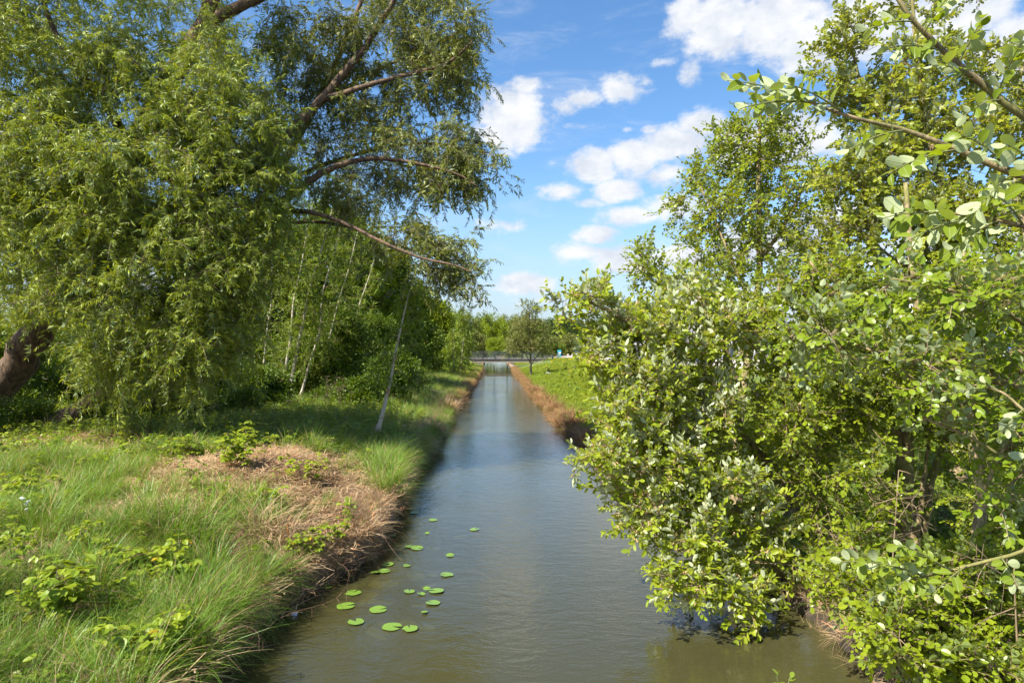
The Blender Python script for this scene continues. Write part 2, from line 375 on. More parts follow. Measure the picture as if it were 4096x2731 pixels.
def spray(name, n, tw_len, leafL, leafW, prof, mats, ang=50, droop=.3, rollv=.5, curl=.15, catkins=0, cones=0, terminal=True, r=.0025, jitter=.3):
    mb = MB(); pts = []
    ph = random.random()*6
    for i in range(5):
        tt = i/4; pts.append((tw_len*tt, .04*tw_len*math.sin(tt*4+ph), -droop*tw_len*tt*tt))
    mb.tube(pts, [r, r*.9, r*.8, r*.6, r*.3], 3, 0)
    P = np.array(pts)
    for k in range(n):
        tt = .12+.88*k/max(1, n-1) if terminal else random.random()
        seg = min(3, int(tt*4)); fr_ = tt*4-seg; p = P[seg]*(1-fr_)+P[seg+1]*fr_; tg = P[seg+1]-P[seg]; tg /= np.linalg.norm(tg)
        sd = 1 if k % 2 else -1; a = R(ang*(1.1-.55*tt)+random.uniform(-15, 15))*sd; elv = random.uniform(-jitter, jitter*1.3)
        d = np.array([tg[0]*math.cos(a)-tg[1]*math.sin(a), tg[0]*math.sin(a)+tg[1]*math.cos(a), tg[2]+elv])
        d[2] -= droop*.6*random.random()
        s_ = random.uniform(.5, 1.2)*(1-.15*tt)
        tv, tf = leaf_tpl(leafL*s_, leafW*s_, prof, random.uniform(.1, .4), curl*random.uniform(.3, 1.6))
        B = basis(d, np.array([0, 0, 1.]), random.uniform(-rollv, rollv))
        mb.add((tv@B.T+p).tolist(), tf, 1)
    for k in range(catkins):
        tt = random.uniform(.05, .7); p = P[0]*(1-tt)+P[4]*tt; a = random.random()*6.28; Lk = random.uniform(.03, .05)
        q = [p, p+np.array([.4*math.cos(a), math.sin(a)*.8, .5])*Lk*.5, p+np.array([.3*math.cos(a)+.5, math.sin(a), .1])*Lk]
        mb.tube(q, [.004, .0065, .003], 4, 2)
    for k in range(cones):
        tt = random.uniform(.2, .8); p = P[0]*(1-tt)+P[4]*tt+np.array([random.uniform(-.02,.02), random.uniform(-.02,.02), -.03])
        mb.tube([p, p-np.array([0, 0, .009]), p-np.array([0, 0, .02])], [.004, .008, .004], 5, 2)
    me = mb.mesh(name, mats); o = bpy.data.objects.new(name, me); return o

def clump(name, n, rad, leafL, leafW, prof, mats, flat=.8):
    mb = MB()
    for k in range(n):
        d = rng.normal(size=3); d /= np.linalg.norm(d); p = d*rad*random.random()**.45*np.array([1, 1, flat])
        dd = d*.7+rng.normal(size=3)*.5; dd[2] -= .2
        s_ = random.uniform(.6, 1.15); tv, tf = leaf_tpl(leafL*s_, leafW*s_, prof, .25, .2)
        B = basis(dd, np.array([0, 0, 1.]), random.uniform(-.7, .7)); mb.add((tv@B.T+p).tolist(), tf, 0)
    return bpy.data.objects.new(name, mb.mesh(name, mats))

def tuft(name, n, h, wd, spread, lean, mats, h2=.5, drymix=0, segs=4):
    mb = MB()
    for k in range(n):
        a = random.random()*6.283; r0 = spread*math.sqrt(random.random()); hh = h*random.uniform(h2, 1.1); ln = lean*random.uniform(.3, 1.3)*hh
        da = a+random.uniform(-.7, .7); dx, dy = math.cos(da), math.sin(da); bx, by = r0*math.cos(a), r0*math.sin(a)
        wv = wd*random.uniform(.6, 1.2); px, py = -dy, dx; vs = []; fs = []
        for i in range(segs+1):
            tt = i/segs; out_ = ln*tt**1.8; z = hh*(tt-.42*min(1.4, lean)*tt**3) - .02; ww = wv*(1-tt**1.6)*.5
            if i == segs: vs.append((bx+dx*out_, by+dy*out_, z))
            else: vs += [(bx+dx*out_+px*ww, by+dy*out_+py*ww, z), (bx+dx*out_-px*ww, by+dy*out_-py*ww, z)]
        for i in range(segs-1): fs.append((2*i, 2*i+1, 2*i+3, 2*i+2))
        fs.append((2*segs-2, 2*segs-1, 2*segs))
        mb.add(vs, fs, 1 if random.random() < drymix else 0)
    return bpy.data.objects.new(name, mb.mesh(name, mats))

def bramble_unit(name, h, nl, sz, mats, lean=.4):
    mb = MB(); a = random.random()*6.28; pts = []
    for i in range(5):
        tt = i/4; pts.append((math.cos(a)*lean*h*tt*tt, math.sin(a)*lean*h*tt*tt, h*tt-.02))
    mb.tube(pts, [.004, .004, .0035, .003, .0015], 3, 0); P = np.array(pts)
    for k in range(nl):
        tt = .25+.75*k/max(1, nl-1); seg = min(3, int(tt*4)); f_ = tt*4-seg; p = P[seg]*(1-f_)+P[seg+1]*f_
        aa = random.random()*6.28+k*2.4; pet = sz*random.uniform(.5, 1.0); d = np.array([math.cos(aa), math.sin(aa), random.uniform(.1, .6)]); d /= np.linalg.norm(d)
        q = p+d*pet; mb.tube([p, q], [.0015, .001], 3, 0)
        nlf = 3 if random.random() < .6 else 5; s_ = sz*random.uniform(.7, 1.15)
        for j in range(nlf):
            b_ = (j-(nlf-1)/2)*(1.15 if nlf == 3 else .75)
            dd = np.array([d[0]*math.cos(b_)-d[1]*math.sin(b_), d[0]*math.sin(b_)+d[1]*math.cos(b_), random.uniform(-.25, .15)])
            tv, tf = leaf_tpl(s_, s_*.68, P_OVAL, random.uniform(.15, .4), .25); B = basis(dd, np.array([0, 0, 1.]), random.uniform(-.4, .4))
            mb.add((tv@B.T+q).tolist(), tf, 1)
    return bpy.data.objects.new(name, mb.mesh(name, mats))

# ---- scattering with geometry nodes (many thousand leaves of one crown, blades of one meadow)
_groups = {}
def scatter_group(key, objs):
    if key in _groups: return _groups[key]
    g = bpy.data.node_groups.new('scatter_'+key, 'GeometryNodeTree')
    g.interface.new_socket('Geometry', in_out='INPUT', socket_type='NodeSocketGeometry')
    g.interface.new_socket('Geometry', in_out='OUTPUT', socket_type='NodeSocketGeometry')
    N = g.nodes; L = g.links
    gi = N.new('NodeGroupInput'); go = N.new('NodeGroupOutput'); iop = N.new('GeometryNodeInstanceOnPoints')
    join = N.new('GeometryNodeJoinGeometry')
    for ob in reversed(objs):
        oi = N.new('GeometryNodeObjectInfo'); oi.inputs['Object'].default_value = ob
        g2i = N.new('GeometryNodeGeometryToInstance'); L.new(oi.outputs['Geometry'], g2i.inputs[0]); L.new(g2i.outputs[0], join.inputs[0])
    def attr(nm, ty):
        a = N.new('GeometryNodeInputNamedAttribute'); a.data_type = ty; a.inputs[0].default_value = nm
        return [s_ for s_ in a.outputs if s_.enabled and s_.name == 'Attribute'][0]
    L.new(gi.outputs[0], iop.inputs['Points']); L.new(join.outputs[0], iop.inputs['Instance'])
    iop.inputs['Pick Instance'].default_value = True
    L.new(attr('idx', 'INT'), iop.inputs['Instance Index'])
    e2r = N.new('FunctionNodeEulerToRotation'); L.new(attr('rot', 'FLOAT_VECTOR'), e2r.inputs[0]); L.new(e2r.outputs[0], iop.inputs['Rotation'])
    L.new(attr('scl', 'FLOAT'), iop.inputs['Scale'])
    L.new(iop.outputs[0], go.inputs[0])
    _groups[key] = g; return g

def scatter(name, key, objs, pos, rot, scl, parent=None, off=(0, 0, 0), kind='stuff', idx=None):
    pos = np.asarray(pos, float)-np.asarray(off, float); n = len(pos)
    me = bpy.data.meshes.new(name); me.vertices.add(n); me.vertices.foreach_set('co', pos.astype(np.float32).ravel())
    a = me.attributes.new('rot', 'FLOAT_VECTOR', 'POINT'); a.data.foreach_set('vector', np.asarray(rot, np.float32).ravel())
    a = me.attributes.new('scl', 'FLOAT', 'POINT'); a.data.foreach_set('value', np.asarray(scl, np.float32).ravel())
    if idx is None: idx = rng.integers(0, len(objs), n)
    a = me.attributes.new('idx', 'INT', 'POINT'); a.data.foreach_set('value', np.asarray(idx, np.int32).ravel())
    for ob in objs:
        for q in ob.data.materials:
            if q.name not in [x.name for x in me.materials]: me.materials.append(q)
    o = bpy.data.objects.new(name, me); COL.objects.link(o)
    md = o.modifiers.new('scatter', 'NODES'); md.node_group = scatter_group(key, objs)
    if parent is not None: o.parent = parent
    if kind: o['kind'] = kind
    return o

def eulers(D, roll):
    D = np.asarray(D, float); D = D/(np.linalg.norm(D, axis=1, keepdims=True)+1e-9)
    return np.stack([roll, -np.arcsin(np.clip(D[:, 2], -1, 1)), np.arctan2(D[:, 1], D[:, 0])], axis=1)

# ------------------------------------------------------------------ terrain
LY = [-15,6.0,7.37,8.6,9.55,10.5,12.4,13.9,16,20,32,56,78,110,160,260,1600]
LX = [-3.1,-2.95,-3.03,-2.95,-2.58,-2.24,-2.16,-2.32,-2.58,-2.5,-2.80,-3.15,-3.7,-4.6,-6.2,-9,-50]
RY = [-15,5.0,6.72,8.06,9.4,12,16,22.3,25.7,39.2,72,110,160,260,1600]
RX = [3.2,3.45,3.57,3.62,3.44,2.95,2.75,2.4,2.1,1.6,.63,-.08,-1.6,-4.5,-45]
def Lx(y): return float(np.interp(y, LY, LX)) + .16*noise.noise(Vector((y*.9, 3.1, 0))) + .12*noise.noise(Vector((y*3.1, 1.1, 0)))
def Rx(y): return float(np.interp(y, RY, RX)) + .10*noise.noise(Vector((y*.8, 7.7, 0))) + .05*noise.noise(Vector((y*2.9, 5.1, 0)))
def ss(a, b_, x):
    t_ = min(1, max(0, (x-a)/(b_-a))); return t_*t_*(3-2*t_)
def mound(x, y): return math.exp(-((x+4.7)/2.5)**2-((y-13)/3.4)**2)
def strawy(x, y):
    d = Lx(y)-x
    if d < 0: return 0.
    return max(1.35*mound(x, y), 1.1*math.exp(-((d-.55)/.75)**2)*ss(8.2, 9.3, y)*ss(14, 12.5, y))*(.8+.5*noise.noise(Vector((x*1.9, y*1.9, 8))))
def H(x, y):
    l = Lx(y); r = Rx(y)
    n1 = noise.noise(Vector((x*.35, y*.35, 0))); n2 = noise.noise(Vector((x*1.6, y*1.6, 4)))
    if x <= l:
        d = l-x
        h = -.12+ss(0, .13, d)*.52+ss(.2, 3.0, d)*.48+ss(3, 12, d)*.2+.22*mound(x, y)+n1*.10*ss(.3, 2, d)+n2*.045*ss(.1, .6, d)
        h += .35*math.exp(-((y-107)/9)**2)*ss(0, 3, d)
    elif x >= r:
        d = x-r
        h = -.12+ss(0, .15, d)*.36+ss(.2, 7.5, d)*.74+n1*.06*ss(.5, 3, d)*(1-ss(9, 14, d))+n2*.03*ss(.1, .6, d)*(1-ss(9, 14, d))
        h += .38*math.exp(-((y-107)/10)**2)*ss(.3, 5, d)*(1-ss(9, 16, d))
    else:
        d = min(x-l, r-x); h = -.12-.75*ss(0, 1.1, d)
    return h
rows = list(np.arange(-14, 4, 1.0))+list(np.arange(4, 26, .22))+list(np.arange(26, 60, .8))+list(np.arange(60, 140, 2))+[145,150,160,175,190,210,240,280,340,420,550,750,1000,1500]
offs = [0,.05,.1,.16,.22,.3,.42,.6,.8,1.05,1.3,1.6,2,2.4,2.8,3.3,3.8,4.4,5,5.7,6.5,7.4,8.4,9.5,11,13,16,20,25,32,42,60,90,140,220,400,700,1200]
bed = [.12,.3,.55,.85,1.2]
gv = []; gf = []; zone = []
for y in rows:
    l, r = Lx(y), Rx(y); wdt = r-l
    xs = [l-o_ for o_ in reversed(offs)]+[l+b_ for b_ in bed]+[r-b_ for b_ in reversed(bed)]+[r+o_ for o_ in offs]
    for x in xs:
        h = H(x, y)
        if y > 230: h += ss(230, 600, y)*3
        gv.append((x, y, h))
        st = 0.; gr = 0.; md_ = 0.
        if x < l:
            d = l-x; st = min(1, 1.0*strawy(x, y)+.55*ss(.9, .2, d)+ (.12 if y < 10 else 0)+.5*math.exp(-((x+11)/2.5)**2-((y-14.5)/.8)**2)); gr = .35*ss(20, 26, y)
            md_ = ss(.14, .02, d)
        elif x > r:
            d = x-r; st = .8*ss(.8, .2, d)*ss(13, 16, y); gr = ss(.5, 1.5, d)*ss(12, 18, y); md_ = ss(.14, .02, d)
        else: md_ = 1
        zone.append((st, gr, md_, 1))
nc = len(offs)*2+10
for j in range(len(rows)-1):
    for i in range(nc-1):
        a = j*nc+i; gf.append((a, a+1, a+nc+1, a+nc))
me = bpy.data.meshes.new('ground'); me.from_pydata(gv, [], gf); me.materials.append(M['ground'])
ca = me.color_attributes.new('zone', 'FLOAT_COLOR', 'POINT'); ca.data.foreach_set('color', np.array(zone, np.float32).ravel())
me.polygons.foreach_set('use_smooth', [True]*len(me.polygons))
g = bpy.data.objects.new('ground', me); COL.objects.link(g); tag(g, kind='structure')
# water sheet between the banks
mb = MB(); ys = list(np.arange(-14, 60, 1.5))+list(np.arange(60, 300, 8)); 
vs = []; fs = []
for j, y in enumerate(ys):
    vs += [(Lx(y)-.35, y, 0), (Rx(y)+.35, y, 0)]
    if j: fs.append((2*j-2, 2*j-1, 2*j+1, 2*j))
mb.add(vs, fs); tag(mb.build('water', M['water']), kind='structure')

# parking lot and its path
lot = [(24,45),(23.5,60),(22,88),(18,98),(17,110),(15,128),(10,138),(8,150),(8,205),(110,205),(110,45)]
mb = MB(); zl = 1.03
mb.add([(x, y, zl) for x, y in lot]+[(x, y, zl-.5) for x, y in lot], [tuple(range(len(lot)))[::-1]]+[(i, (i+1) % len(lot), (i+1) % len(lot)+len(lot), i+len(lot)) for i in range(len(lot))])
tag(mb.build('parking_lot', M['lot']), kind='structure')

# ------------------------------------------------------------------ vegetation prototypes
def many(fn, k): return [fn(i) for i in range(k)]
S = {}
S['willow'] = many(lambda i: spray('willow_spray', 19, .34, .135, .028, P_NARROW2, [M['twig'], M['willow']], ang=85, droop=.55, rollv=1.2, curl=.35, jitter=.6), 5)
S['willowf'] = many(lambda i: spray('willow_spray_shade_tone', 18, .34, .135, .032, P_NARROW2, [M['twig'], M['willow_far']], ang=80, droop=.6, rollv=1.2, curl=.35, jitter=.6), 4)
S['sallow'] = many(lambda i: spray('sallow_spray', 10, .22, .092, .044, P_OVAL, [M['twig'], M['sallow'], M['catkin']], ang=55, droop=-.1, rollv=1.3, curl=.1, catkins=(4 if i % 2 else 1), jitter=.9), 6)
S['alder'] = many(lambda i: spray('alder_spray', 8, .23, .070, .055, P_ROUND, [M['twig'], M['alder'], M['cone']], ang=60, droop=.05, rollv=.7, curl=.15, cones=(5 if i == 0 else 0), jitter=.4), 5)
S['poplar'] = many(lambda i: spray('poplar_spray', 12, .26, .078, .052, P_OVAL, [M['twig'], M['poplar']], ang=55, droop=0, rollv=1.1, curl=.12, jitter=.7), 4)
S['birch'] = many(lambda i: spray('birch_spray', 14, .30, .056, .042, P_OVAL, [M['twig'], M['birch']], ang=65, droop=.15, rollv=.8, curl=.1), 4)
S['alderfar'] = many(lambda i: spray('open_alder_spray', 8, .24, .062, .046, P_OVAL, [M['twig'], M['far_b']], ang=60, droop=0, rollv=1.0, curl=.12, jitter=.6), 3)
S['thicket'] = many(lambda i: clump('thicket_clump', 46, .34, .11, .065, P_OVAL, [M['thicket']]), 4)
for q, k in (('a', 'far_a'), ('b', 'far_b'), ('c', 'far_c'), ('d', 'far_d')):
    S['far_'+q] = many(lambda i: clump('far_clump', 44, .62, .30, .17, P_NARROW2, [M[k]]), 3)
S['mid_a'] = many(lambda i: clump('mid_clump', 50, .42, .15, .095, P_OVAL, [M['far_a']]), 3)
S['mid_c'] = many(lambda i: clump('mid_clump', 50, .42, .15, .095, P_OVAL, [M['far_c']]), 3)
S['sedge'] = many(lambda i: tuft('sedge_tuft', 34, .62, .0066, .09, .85, [M['grass'], M['dry']], drymix=.11), 5)
S['sedgelow'] = many(lambda i: tuft('low_sedge_tuft', 26, .36, .0065, .09, .6, [M['grass'], M['dry']], drymix=.10), 4)
S['tus_red'] = many(lambda i: tuft('dead_tuft', 44, .48, .012, .13, 1.05, [M['reddry'], M['grass']], drymix=.08), 4)
S['tus_dry'] = many(lambda i: tuft('straw_tuft', 40, .50, .010, .12, 1.15, [M['dry'], M['grass']], drymix=.12), 4)
S['lawn'] = many(lambda i: tuft('meadow_tuft', 26, .24, .011, .14, .5, [M['lawn'], M['dry']], drymix=.03, segs=3), 4)
S['lawnmid'] = many(lambda i: tuft('tall_meadow_tuft', 22, .42, .014, .16, .35, [M['lawn'], M['grass']], drymix=.3, segs=3), 4)
def litter(i):
    mb = MB()
    for k in range(46):
        a = random.random()*6.28; L_ = random.uniform(.05, .22); p = np.array([random.uniform(-.22, .22), random.uniform(-.22, .22), random.uniform(0, .035)])
        d = np.array([math.cos(a), math.sin(a), random.uniform(-.12, .3)])*L_; s_ = np.array([-math.sin(a), math.cos(a), 0])*random.uniform(.0025, .006); up = np.array([0, 0, random.uniform(.0, .004)])
        mb.add([p-s_, p+s_, p+d*.5+s_+up, p+d*.5-s_+up, p+d+s_*.5, p+d-s_*.5], [(0, 1, 2, 3), (3, 2, 4, 5)], 0 if random.random() < .75 else 1)
    return bpy.data.objects.new('straw_litter', mb.mesh('straw_litter', [M['dry'], M['reddry']]))
S['litter'] = many(litter, 4)
S['bramble'] = many(lambda i: bramble_unit('bramble_shoot', .34, 9, .075, [M['redstem'], M['bramble']]), 5)
S['bramlow'] = many(lambda i: bramble_unit('low_bramble_shoot', .16, 7, .062, [M['redstem'], M['bramble']], .8), 4)

# ------------------------------------------------------------------ tree builder
def bez(p0, c, p1, n):
    return [p0*(1-t_)**2+c*2*t_*(1-t_)+p1*t_*t_ for t_ in np.linspace(0, 1, n)]
def smooth_path(pts, n=4):
    out_ = []
    for i in range(len(pts)-1):
        a, b_ = pts[i], pts[i+1]; p = pts[i-1] if i else a*2-b_; q = pts[i+2] if i+2 < len(pts) else b_*2-a
        for k in range(n):
            t_ = k/n; out_.append(.5*((2*a)+(b_-p)*t_+(2*p-5*a+4*b_-q)*t_*t_+(3*a-p-3*b_+q)*t_**3))
    out_.append(pts[-1]); return out_

def tree(name, label, cat, base, limbs, blobs, sp, per, crad, droop=.2, group=None, bark='bark2', twigs=5, scl=(.75, 1.2), hang=0., upcurve=.15,
         sub=.5, key=None, shell=.35, fork=.012, side_sprays=True, trunk_sides=10, keepout=None):
    """limbs: [(points, r0, r1)], first one is the trunk; blobs: [(centre, (rx,ry,rz), clusters)]"""
    base = np.array(base, float); root = empty(name, tuple(base), label, cat, group)
    nodes = []; nr = []
    for li, (pts, r0, r1) in enumerate(limbs):
        P = smooth_path([np.array(tuple(p)) for p in pts], 5); n = len(P)
        rr = [r0+(r1-r0)*(k/(n-1))**.8 for k in range(n)]
        if li == 0: rr[0] *= 1.35; rr[1] *= 1.12
        wob = [p+rng.normal(size=3)*rr[k]*.12 for k, p in enumerate(P)]
        mb = MB(); mb.tube([p-base for p in wob], rr, trunk_sides if li == 0 else 7)
        mb.build('trunk' if li == 0 else 'limb', M[bark], root, smooth=True)
        s0 = 2 if li else max(2, n//4)
        for k in range(s0, n): nodes.append(wob[k]); nr.append(rr[k])
    cs = []
    for (c, rad, k) in blobs:
        c = np.array(tuple(c)); rad = np.array(rad, float)
        for i in range(k):
            d = rng.normal(size=3); d /= np.linalg.norm(d); d *= (shell+(1-shell)*random.random())**.6
            q = c+d*rad
            if keepout is not None and keepout(q): continue
            if q[2] < .35: q[2] = .35+random.random()*.3
            cs.append(q)
    cs = np.array(cs); NP = np.array(nodes)
    dist = np.array([np.min(np.linalg.norm(NP-q, axis=1)) for q in cs]); cs = cs[np.argsort(dist)]
    cap = len(nodes)+len(cs)*5+10; buf = np.zeros((cap, 3)); buf[:len(nodes)] = NP; rb = np.zeros(cap); rb[:len(nodes)] = nr; nn = len(nodes)
    mb = MB(); sp_pos = []; sp_dir = []
    for q in cs:
        dv = buf[:nn]-q; dd = np.linalg.norm(dv, axis=1)+np.maximum(0, dv[:, 2])*.5*(1-hang)
        j = int(np.argmin(dd)); p = buf[j].copy(); L_ = np.linalg.norm(q-p)
        c = (p+q)/2+np.array([0, 0, L_*upcurve*(1+hang)])+rng.normal(size=3)*L_*.08
        r0 = min(rb[j]*.75, fork*L_+.004); r0 = max(r0, .004); n = 5 if L_ < 1.5 else 7
        path = bez(p, c, q, n); rr = list(np.linspace(r0, max(.003, r0*.35), n)); mb.tube([x-base for x in path], rr, 4 if r0 < .03 else 6)
        for k in range(2, n):
            if nn < cap: buf[nn] = path[k]; rb[nn] = rr[k]; nn += 1
        tg = path[-1]-path[-2]; tg /= np.linalg.norm(tg)+1e-9
        if side_sprays and L_ > .3:
            for k in range(int(min(8, 2+L_*2))):
                u_ = random.uniform(.3, 1); i_ = min(n-2, int(u_*(n-1))); x = path[i_]+(path[i_+1]-path[i_])*random.random()
                d = rng.normal(size=3); d[2] += .2-hang*1.2; sp_pos.append(x); sp_dir.append(d/np.linalg.norm(d)+.3*tg)
        for k in range(twigs):
            st = path[random.choice([n-1, n-1, n-2, max(1, n-3)])]
            d = tg*.45+rng.normal(size=3)*.62; d[2] += .12; d /= np.linalg.norm(d)
            tl = crad*random.uniform(.5, 1.15); c2 = st+d*tl*.55; e = st+d*tl+np.array([0, 0, -tl*(droop+hang*random.uniform(.3, 1.0))])
            tp = bez(st, c2, e, 4)
            mb.tube([x-base for x in tp], [.0045, .004, .003, .002], 3)
            for s_ in range(per):
                u_ = (s_+.4+random.random()*.5)/per; i_ = min(2, int(u_*3)); x = tp[i_]+(tp[i_+1]-tp[i_])*(u_*3-i_)
                t2 = tp[i_+1]-tp[i_]; t2 /= np.linalg.norm(t2)+1e-9
                sd = t2*(.8 if not sp.startswith('willow') else .45)+rng.normal(size=3)*(.5 if not sp.startswith('willow') else .75)+np.array([0, 0, -hang*.8-droop*.15]); sp_pos.append(x); sp_dir.append(sd)
    b_ = mb.build('branch', [M['twig']] if bark != 'bark' else [M['twig']], root, smooth=True); b_['kind'] = 'stuff'
    n = len(sp_pos); sp_pos = np.array(sp_pos)
    if keepout is not None: pass
    scatter('crown', key or sp, S[sp], sp_pos, eulers(np.array(sp_dir), rng.uniform(-.9, .9, n)), rng.uniform(scl[0], scl[1], n), root, base)
    return root

def B(px, py, d, rx, ry, rd, k):
    s_ = d/1568.2; return (V(px, py, d), (rx*s_, rd, ry*s_), k)

# ---- the great willow on the left bank
base = V(-45, 962, 20)
willow = tree('willow_tree', 'huge leaning crack willow with furrowed trunk filling the left side', 'tree', base,
  [([base, V(60,800,19.5), V(150,670,19), V(230,490,18.6), V(300,350,18.3), V(400,170,18), V(470,60,18), V(490,-60,18), V(470,-200,18)], .50, .16),
   ([V(470,60,18), V(540,22,18), V(620,-15,18), V(720,-60,18)], .20, .08),
   ([V(20,1015,19), V(170,945,18.8), V(290,855,18.5), V(390,740,18.2), V(470,600,18), V(560,520,18), V(620,480,18), V(700,425,18), V(770,382,18), V(860,364,18), V(960,376,18), V(1050,400,17.8), V(1100,430,17.6)], .26, .012),
   ([V(560,520,18), V(620,490,17.6), V(700,485,17.2), V(780,508,17), V(870,552,16.7), V(960,590,16.5), V(1040,608,16.3), V(1085,625,16.2)], .09, .015),
   ([V(300,350,18.3), V(430,420,18), V(560,400,18.2), V(684,286,18.5), V(807,149,18.7), V(855,84,18.8), V(900,9,18.8), V(930,-50,18.8)], .2, .05),
   ([V(740,230,18.6), V(838,198,18.4), V(939,171,18.3), V(1027,145,18.2), V(1085,95,18)], .09, .025),
   ([V(230,490,18.6), V(120,420,17), V(30,330,16), V(-120,260,15.5)], .18, .05),
   ([V(300,350,18.3), V(250,250,17), V(150,120,16.3), V(80,-40,16)], .15, .04)],
  [B(130,80,16.3,250,170,1.8,58), B(400,150,16.6,170,150,1.6,40), B(100,330,16.0,200,150,1.5,52), B(340,390,16.0,210,150,1.5,62),
   B(540,280,16.6,120,140,1.3,34), B(140,540,16.2,190,120,1.4,34), B(360,600,15.8,200,150,1.4,60), B(540,560,16.2,110,110,1.2,26), B(590,420,16.6,80,100,1.1,16),
   B(90,720,16.4,140,80,1.1,9), B(340,770,16.0,180,100,1.2,30), B(500,750,16.2,90,110,1.1,18), B(430,860,16.6,120,40,.9,5), B(230,870,17,120,30,.8,3), B(300,-160,17,420,140,2.5,44), B(-150,-200,16.5,350,250,2.2,44), B(-300,700,16.5,200,250,2,24), B(-260,300,16.5,220,500,2,36), B(230,500,20,300,300,1.2,40), B(60,250,19.5,250,250,1.2,24), B(560,80,18.5,100,80,1,8)],  # off-view clusters above and to the left added to shade the ground below
  'willow', 4, 1.0, droop=.2, hang=.2, bark='bark', twigs=8, upcurve=.18, trunk_sides=14, keepout=lambda q: q[1] < 14.0)
base2 = V(380, 945, 22.5)
tree('willow_tree', 'willow boughs in shade-toned grey-green arching from the left bank out over the canal', 'tree', V(380, 950, 22.5),
  [([V(380,950,22.5), V(420,800,22), V(500,620,21.5), V(620,430,21), V(720,250,20.5), V(800,80,20), V(860,-80,20)], .2, .05),
   ([V(620,430,21), V(740,380,20), V(880,340,19.4), V(1000,330,19), V(1090,360,18.8)], .08, .02),
   ([V(720,250,20.5), V(850,170,20), V(980,110,19.6), V(1080,60,19.3)], .07, .02),
   ([V(500,620,21.5), V(640,520,20), V(800,520,19), V(930,570,18.4), V(1050,600,18)], .07, .02)],
  [B(720,110,19.6,140,120,1.5,27), B(880,80,19.4,150,110,1.4,35), B(1010,70,19,105,100,1.2,30), B(1050,150,19,60,60,.8,11), B(840,230,19.6,170,90,1.4,32), B(1000,190,19,90,50,1,14),
   B(700,330,20,110,110,1.4,22), B(880,360,19.2,150,70,1.2,24), B(1040,330,18.8,85,45,.9,14), B(1085,390,18.6,62,55,.8,16), B(1000,420,18.8,90,45,1,12), B(830,440,19,120,50,1.2,16),
   B(920,540,18.4,90,40,.9,11), B(1020,590,18,85,48,.9,18), B(1060,640,17.8,45,32,.6,5), B(820,-90,20,260,80,2,22), B(660,200,20,90,120,1.2,14)],
  'willowf', 3, .75, droop=.2, hang=.22, bark='bark', twigs=6, upcurve=.2)

# ---- thicket of trees along the left bank
BIRCH_G = 'birches of the little grove on the left bank'
def birch(base, top, label, w=.75, clusters=40, r0=.06, group=None, bend=0, low=.35, crad=.5, twigs=5, per=3, sp='birch', bark='birchbark', name='birch_tree', scl=(.8, 1.2)):
    base, top = np.array(tuple(base)), np.array(tuple(top)); hh = np.linalg.norm(top-base)
    pts = [base+(top-base)*t_+np.array([bend*math.sin(t_*3.1), 0, 0])+rng.normal(size=3)*.006*hh*(t_ > 0)*(t_ < 1) for t_ in np.linspace(0, 1, 7)]
    limbs = [(pts, r0, .012)]; blobs = []
    for k in range(4):
        t_ = low+(1-low)*(k+.5)/4; c = base+(top-base)*t_; rr = w*(1.15-t_*.75)
        blobs.append((c, (rr, rr, hh*(1-low)/6), clusters//4))
    return tree(name, label, 'tree', base, limbs, blobs, sp, per, crad, droop=.15, hang=.04, bark=bark, twigs=twigs, group=group, upcurve=.22, trunk_sides=8, scl=scl)
birch(V(640,918,30), V(720,455,30), 'front left birch of the grove, slim white trunk leaning right', 1.15, 84, .085, BIRCH_G, low=.14)
birch(V(662,915,30.5), V(780,400,30.5), 'second birch of the grove with curved base and white trunk', 1.25, 84, .10, BIRCH_G, bend=-.12, low=.16)
birch(V(690,912,31.5), V(800,440,31.5), 'thinner third birch in the grove, brownish white trunk', 1.15, 76, .07, BIRCH_G, low=.16)
birch(V(722,906,33), V(840,470,33), 'fourth birch at the right of the grove, leaning towards the canal', 1.2, 76, .07, BIRCH_G, low=.14)
birch(V(600,900,34), V(640,480,34), 'birch half hidden behind the grove next to the willow', 1.2, 50, .07, BIRCH_G, low=.25)
birch(V(775,900,36), V(880,520,36), 'leaning grey-stemmed birch right behind the grove', 1.2, 50, .07, BIRCH_G, low=.22)
birch(V(867,990,19.4), V(948,640,19.4), 'lone young birch with bare white trunk leaning over the left bank', .62, 22, .07, None, low=.3, crad=.42)
birch(V(1058,862,66), V(1068,722,66), 'young birch with bright leaves just left of the footbridge', 1.25, 70, .06, None, low=.12, crad=.6, scl=(1.3, 1.9))
birch(V(1040,866,64), V(1043,755,64), 'smaller second stem of birch beside the water left of the footbridge', .8, 30, .05, None, low=.15, crad=.5, scl=(1.3, 1.9))

